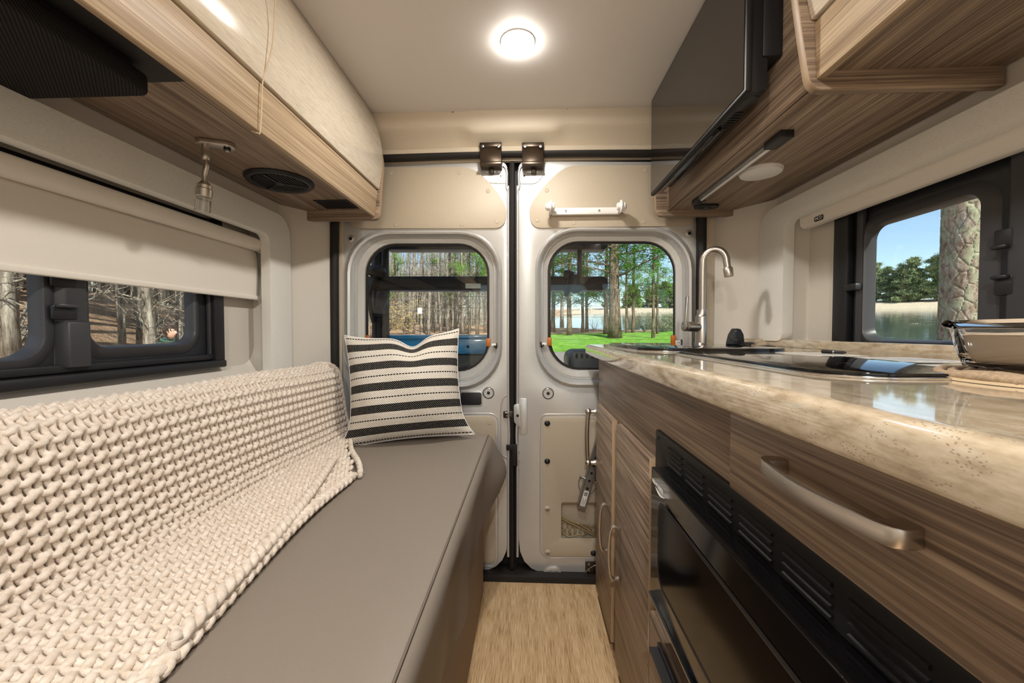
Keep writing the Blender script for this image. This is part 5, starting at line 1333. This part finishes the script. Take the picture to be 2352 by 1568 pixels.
# ================================================================== PERSON
def person():
    d = ray(388, 765); t = 7.2 / d.y; X, Y = d.x * t, d.y * t
    Hh = 1.70
    headtop = at(392, 748, Y=Y).z; z0 = headtop - 1.745
    bm = bmesh.new(); sl = bm.verts.layers.skin.verify()
    def v(p, rx, ry=None, root=False):
        q = bm.verts.new(p); q[sl].radius = (rx, ry or rx); q[sl].use_root = root; return q
    def chain(a, *L):
        for p, r in L: b = v(p, *(r if isinstance(r, tuple) else (r,))); bm.edges.new((a, b)); a = b
        return a
    pel = v((0, 0, .95), .13, .15, True)
    ch = chain(pel, ((.0, 0, 1.12), (.12, .14)), ((.01, 0, 1.30), (.13, .17)), ((0, 0, 1.42), (.09, .12)))
    nk = chain(ch, ((.005, 0, 1.50), .058), ((.015, 0, 1.58), .056))
    for s in (1, -1):
        wr_ = chain(ch, ((0, s * .15, 1.41), .07), ((-.01, s * .20, 1.36), .058), ((-.03, s * .245, 1.12), .045), ((.02, s * .26, .90), .032), ((.035, s * .26, .86), (.022, .038)), ((.045, s * .258, .80), (.018, .036)))
        for k in range(4):
            y = s * .258 + (k - 1.5) * .019; L = (.075, .085, .08, .062)[k]
            chain(wr_, ((.05, y, .775), .009), ((.06, y, .775 - L * .5), .0085), ((.05, y, .775 - L), .0072))
        chain(wr_, ((.062, s * .225, .815), .011), ((.078, s * .212, .79), .0095), ((.085, s * .208, .765), .008))
        chain(pel, ((0, s * .09, .90), .10), ((.0, s * .10, .70), .078), ((.012, s * .10, .50), .056), ((-.01, s * .105, .28), .052), ((-.02, s * .105, .09), .036), ((.04, s * .11, .04), .036), ((.13, s * .115, .03), .028))
    me = bpy.data.meshes.new('body_skin'); bm.to_mesh(me); bm.free()
    tmp = bpy.data.objects.new('tmp', me); COL.objects.link(tmp)
    tmp.modifiers.new('s', 'SKIN'); ss = tmp.modifiers.new('u', 'SUBSURF'); ss.levels = 2; ss.render_levels = 2
    m1 = bpy.data.meshes.new_from_object(tmp.evaluated_get(bpy.context.evaluated_depsgraph_get()))
    bpy.data.objects.remove(tmp)
    # head: shaped ball with brow, nose, lips, chin, ears
    hc = Vector((.03, 0, 1.635))
    HV, HF = ballVF((0, 0, 0), 1, 48, 40)
    def headp(p):
        x, y, z = p; fx = max(0, x)
        w_ = .076 * (1 - .20 * max(0, -z) ** 1.5 - (.05 if z < -.2 else 0) * fx); l_ = .098 if x > 0 else .102; h_ = .112 if z > 0 else .118
        q = Vector((x * l_, y * w_, z * h_))
        if z < -.3 and x < .1: q.x *= 1 - .35 * min(1, (-z - .3) / .6)                      # nape
        if x > .3:
            g = lambda yy, zz, sy, sz: math.exp(-((y - yy) / sy) ** 2 - ((z - zz) / sz) ** 2)
            q.x += .026 * g(0, -.20, .13, .17) + .014 * g(0, -.02, .09, .2)                  # nose
            q.x += .006 * g(0, .14, .6, .09)                                                # brow
            q.x -= .012 * (g(.42, .02, .17, .10) + g(-.42, .02, .17, .10))                   # eye sockets
            q.x += .007 * g(0, -.50, .26, .05) + .007 * g(0, -.60, .22, .05) - .004 * g(0, -.545, .25, .02)
            q.x += .014 * g(0, -.86, .35, .14)                                              # chin
        return q + hc
    HV = [headp(p) for p in HV]
    parts_ = [([m1.vertices[i].co.copy() for i in range(len(m1.vertices))], [tuple(p.vertices) for p in m1.polygons]), (HV, HF)]
    for s in (1, -1): parts_.append(ballVF(hc + Vector((-.012, s * .075, -.008)), .03, 14, 10, (.7, .35, 1.05)))
    VV, FF = joinVF(*parts_)
    me = bpy.data.meshes.new('body'); me.from_pydata([tuple(p) for p in VV], [], FF)
    tmp = bpy.data.objects.new('tmp', me); COL.objects.link(tmp); rm = tmp.modifiers.new('r', 'REMESH'); rm.mode = 'VOXEL'; rm.voxel_size = .0055
    sm = tmp.modifiers.new('sm', 'SMOOTH'); sm.iterations = 2
    m2 = bpy.data.meshes.new_from_object(tmp.evaluated_get(bpy.context.evaluated_depsgraph_get())); bpy.data.objects.remove(tmp)
    for p in m2.polygons: p.use_smooth = True
    m2.materials.append(plain('skin', srgb(222, 176, 152), .5, 0, .04, (20, 20, 20)))
    root = thing('person', 'dark haired person in a green hooded top standing outside the left window', 'person', (X, Y, z0))
    root.rotation_euler = (0, 0, math.atan2(.02, 1))
    ORG[root.name] = Vector((0, 0, 0))
    o = bpy.data.objects.new('body', m2); COL.objects.link(o); o.parent = root
    # hoodie and trousers: offset shells of the body
    def shell(name, cond, off, m):
        bm = bmesh.new(); bm.from_mesh(m2); bm.normal_update()
        kill = [f for f in bm.faces if not cond(f.calc_center_median())]; bmesh.ops.delete(bm, geom=kill, context='FACES')
        for q in bm.verts: q.co += q.normal * off
        me = bpy.data.meshes.new(name); bm.to_mesh(me); bm.free(); me.materials.append(m)
        for p in me.polygons: p.use_smooth = True
        oo = bpy.data.objects.new(name, me); COL.objects.link(oo); oo.parent = root
    gm = plain('green_fleece', srgb(56, 92, 80), .9, 0, .08, (40, 40, 40), .3, .003)
    shell('hooded_top', lambda c: (.90 < c.z < 1.505 and (abs(c.y) < .2 or c.z > .86)) and not (abs(c.y) > .21 and c.z < .90), .014, gm)
    shell('trousers', lambda c: .08 < c.z < .97 and abs(c.y) < .2, .012, plain('dark_denim', srgb(50, 58, 76), .9, 0, .1))
    shell('shoes', lambda c: c.z < .085, .01, M['blackpl'])
    hd_ = [Vector((-.03 + .085 * math.cos(a) , .10 * math.sin(a), 1.470 + .03 * math.cos(a * 1) * -1)) for a in [2 * PI * i / 20 for i in range(20)]]
    V, F = tubeVF(hd_, .020, 8, closed=True); mk('hood', V, F, gm, root, smooth=True)
    # hair: shell over crown, sides and nape with tousled locks
    hm = plain('dark_brown_hair', srgb(66, 48, 38), .6, 0, .25, (60, 60, 200))
    rn = random.Random(2); bmh = []
    base = []
    HB, HBF = ballVF((0, 0, 0), 1, 40, 30)
    for p in HB:
        q = headp(p) - hc; k = 1.10 + .03 * math.sin(p[1] * 22 + p[2] * 9) + .02 * math.sin(p[0] * 31); base.append(hc + Vector((q.x * k - .004, q.y * k * 1.02, q.z * k + .006)))
    keep = [f for f in HBF if (lambda c: (c[2] > .42) or (c[0] < -.05 and c[2] > -.55) or (c[0] < .28 and c[2] > .05))([sum(HB[i][j] for i in f) / len(f) for j in range(3)])]
    bmh.append((base, keep))
    for k in range(70):
        a = rn.uniform(-2.9, 2.9); zt_ = rn.uniform(.35, .95) if abs(a) < 1.2 else rn.uniform(-.1, .9)
        c0 = Vector((math.cos(a) * math.sqrt(1 - zt_ ** 2), math.sin(a) * math.sqrt(1 - zt_ ** 2), zt_)); p0 = headp(c0)
        n_ = (p0 - hc).normalized(); dn = Vector((.25 * math.cos(a), .25 * math.sin(a), -1)) if zt_ < .7 else Vector((.8, rn.uniform(-.5, .5), -.2))
        dn = (dn - n_ * dn.dot(n_)).normalized(); L = rn.uniform(.03, .055)
        pts = [p0 + n_ * .008, p0 + n_ * .016 + dn * L * .5, p0 + n_ * .010 + dn * L]
        bmh.append(tubeVF(pts, [.009, .009, .002], 6))
    mk('hair', *joinVF(*bmh), hm, root, smooth=True)
    for s in (1, -1):
        e = hc + Vector((.078, s * .031, .004)); mk('eye', *ballVF(e - Vector((.002, 0, 0)), .0095, 12, 8), M['white'], root, smooth=True); mk('iris', *ballVF(e + Vector((.0035, 0, 0)), .0058, 10, 8), hm, root, smooth=True)
        tube('eyebrow', [hc + Vector((.094, s * .014, .020)), hc + Vector((.090, s * .032, .025)), hc + Vector((.078, s * .050, .020))], [.002, .0035, .0015], hm, root, n=6)
    tube('lips', [hc + Vector((.086, -.019, -.063)), hc + Vector((.0945, 0, -.062)), hc + Vector((.086, .019, -.063))], [.002, .004, .002], plain('lip', srgb(190, 118, 106), .5), root, n=6)
person()
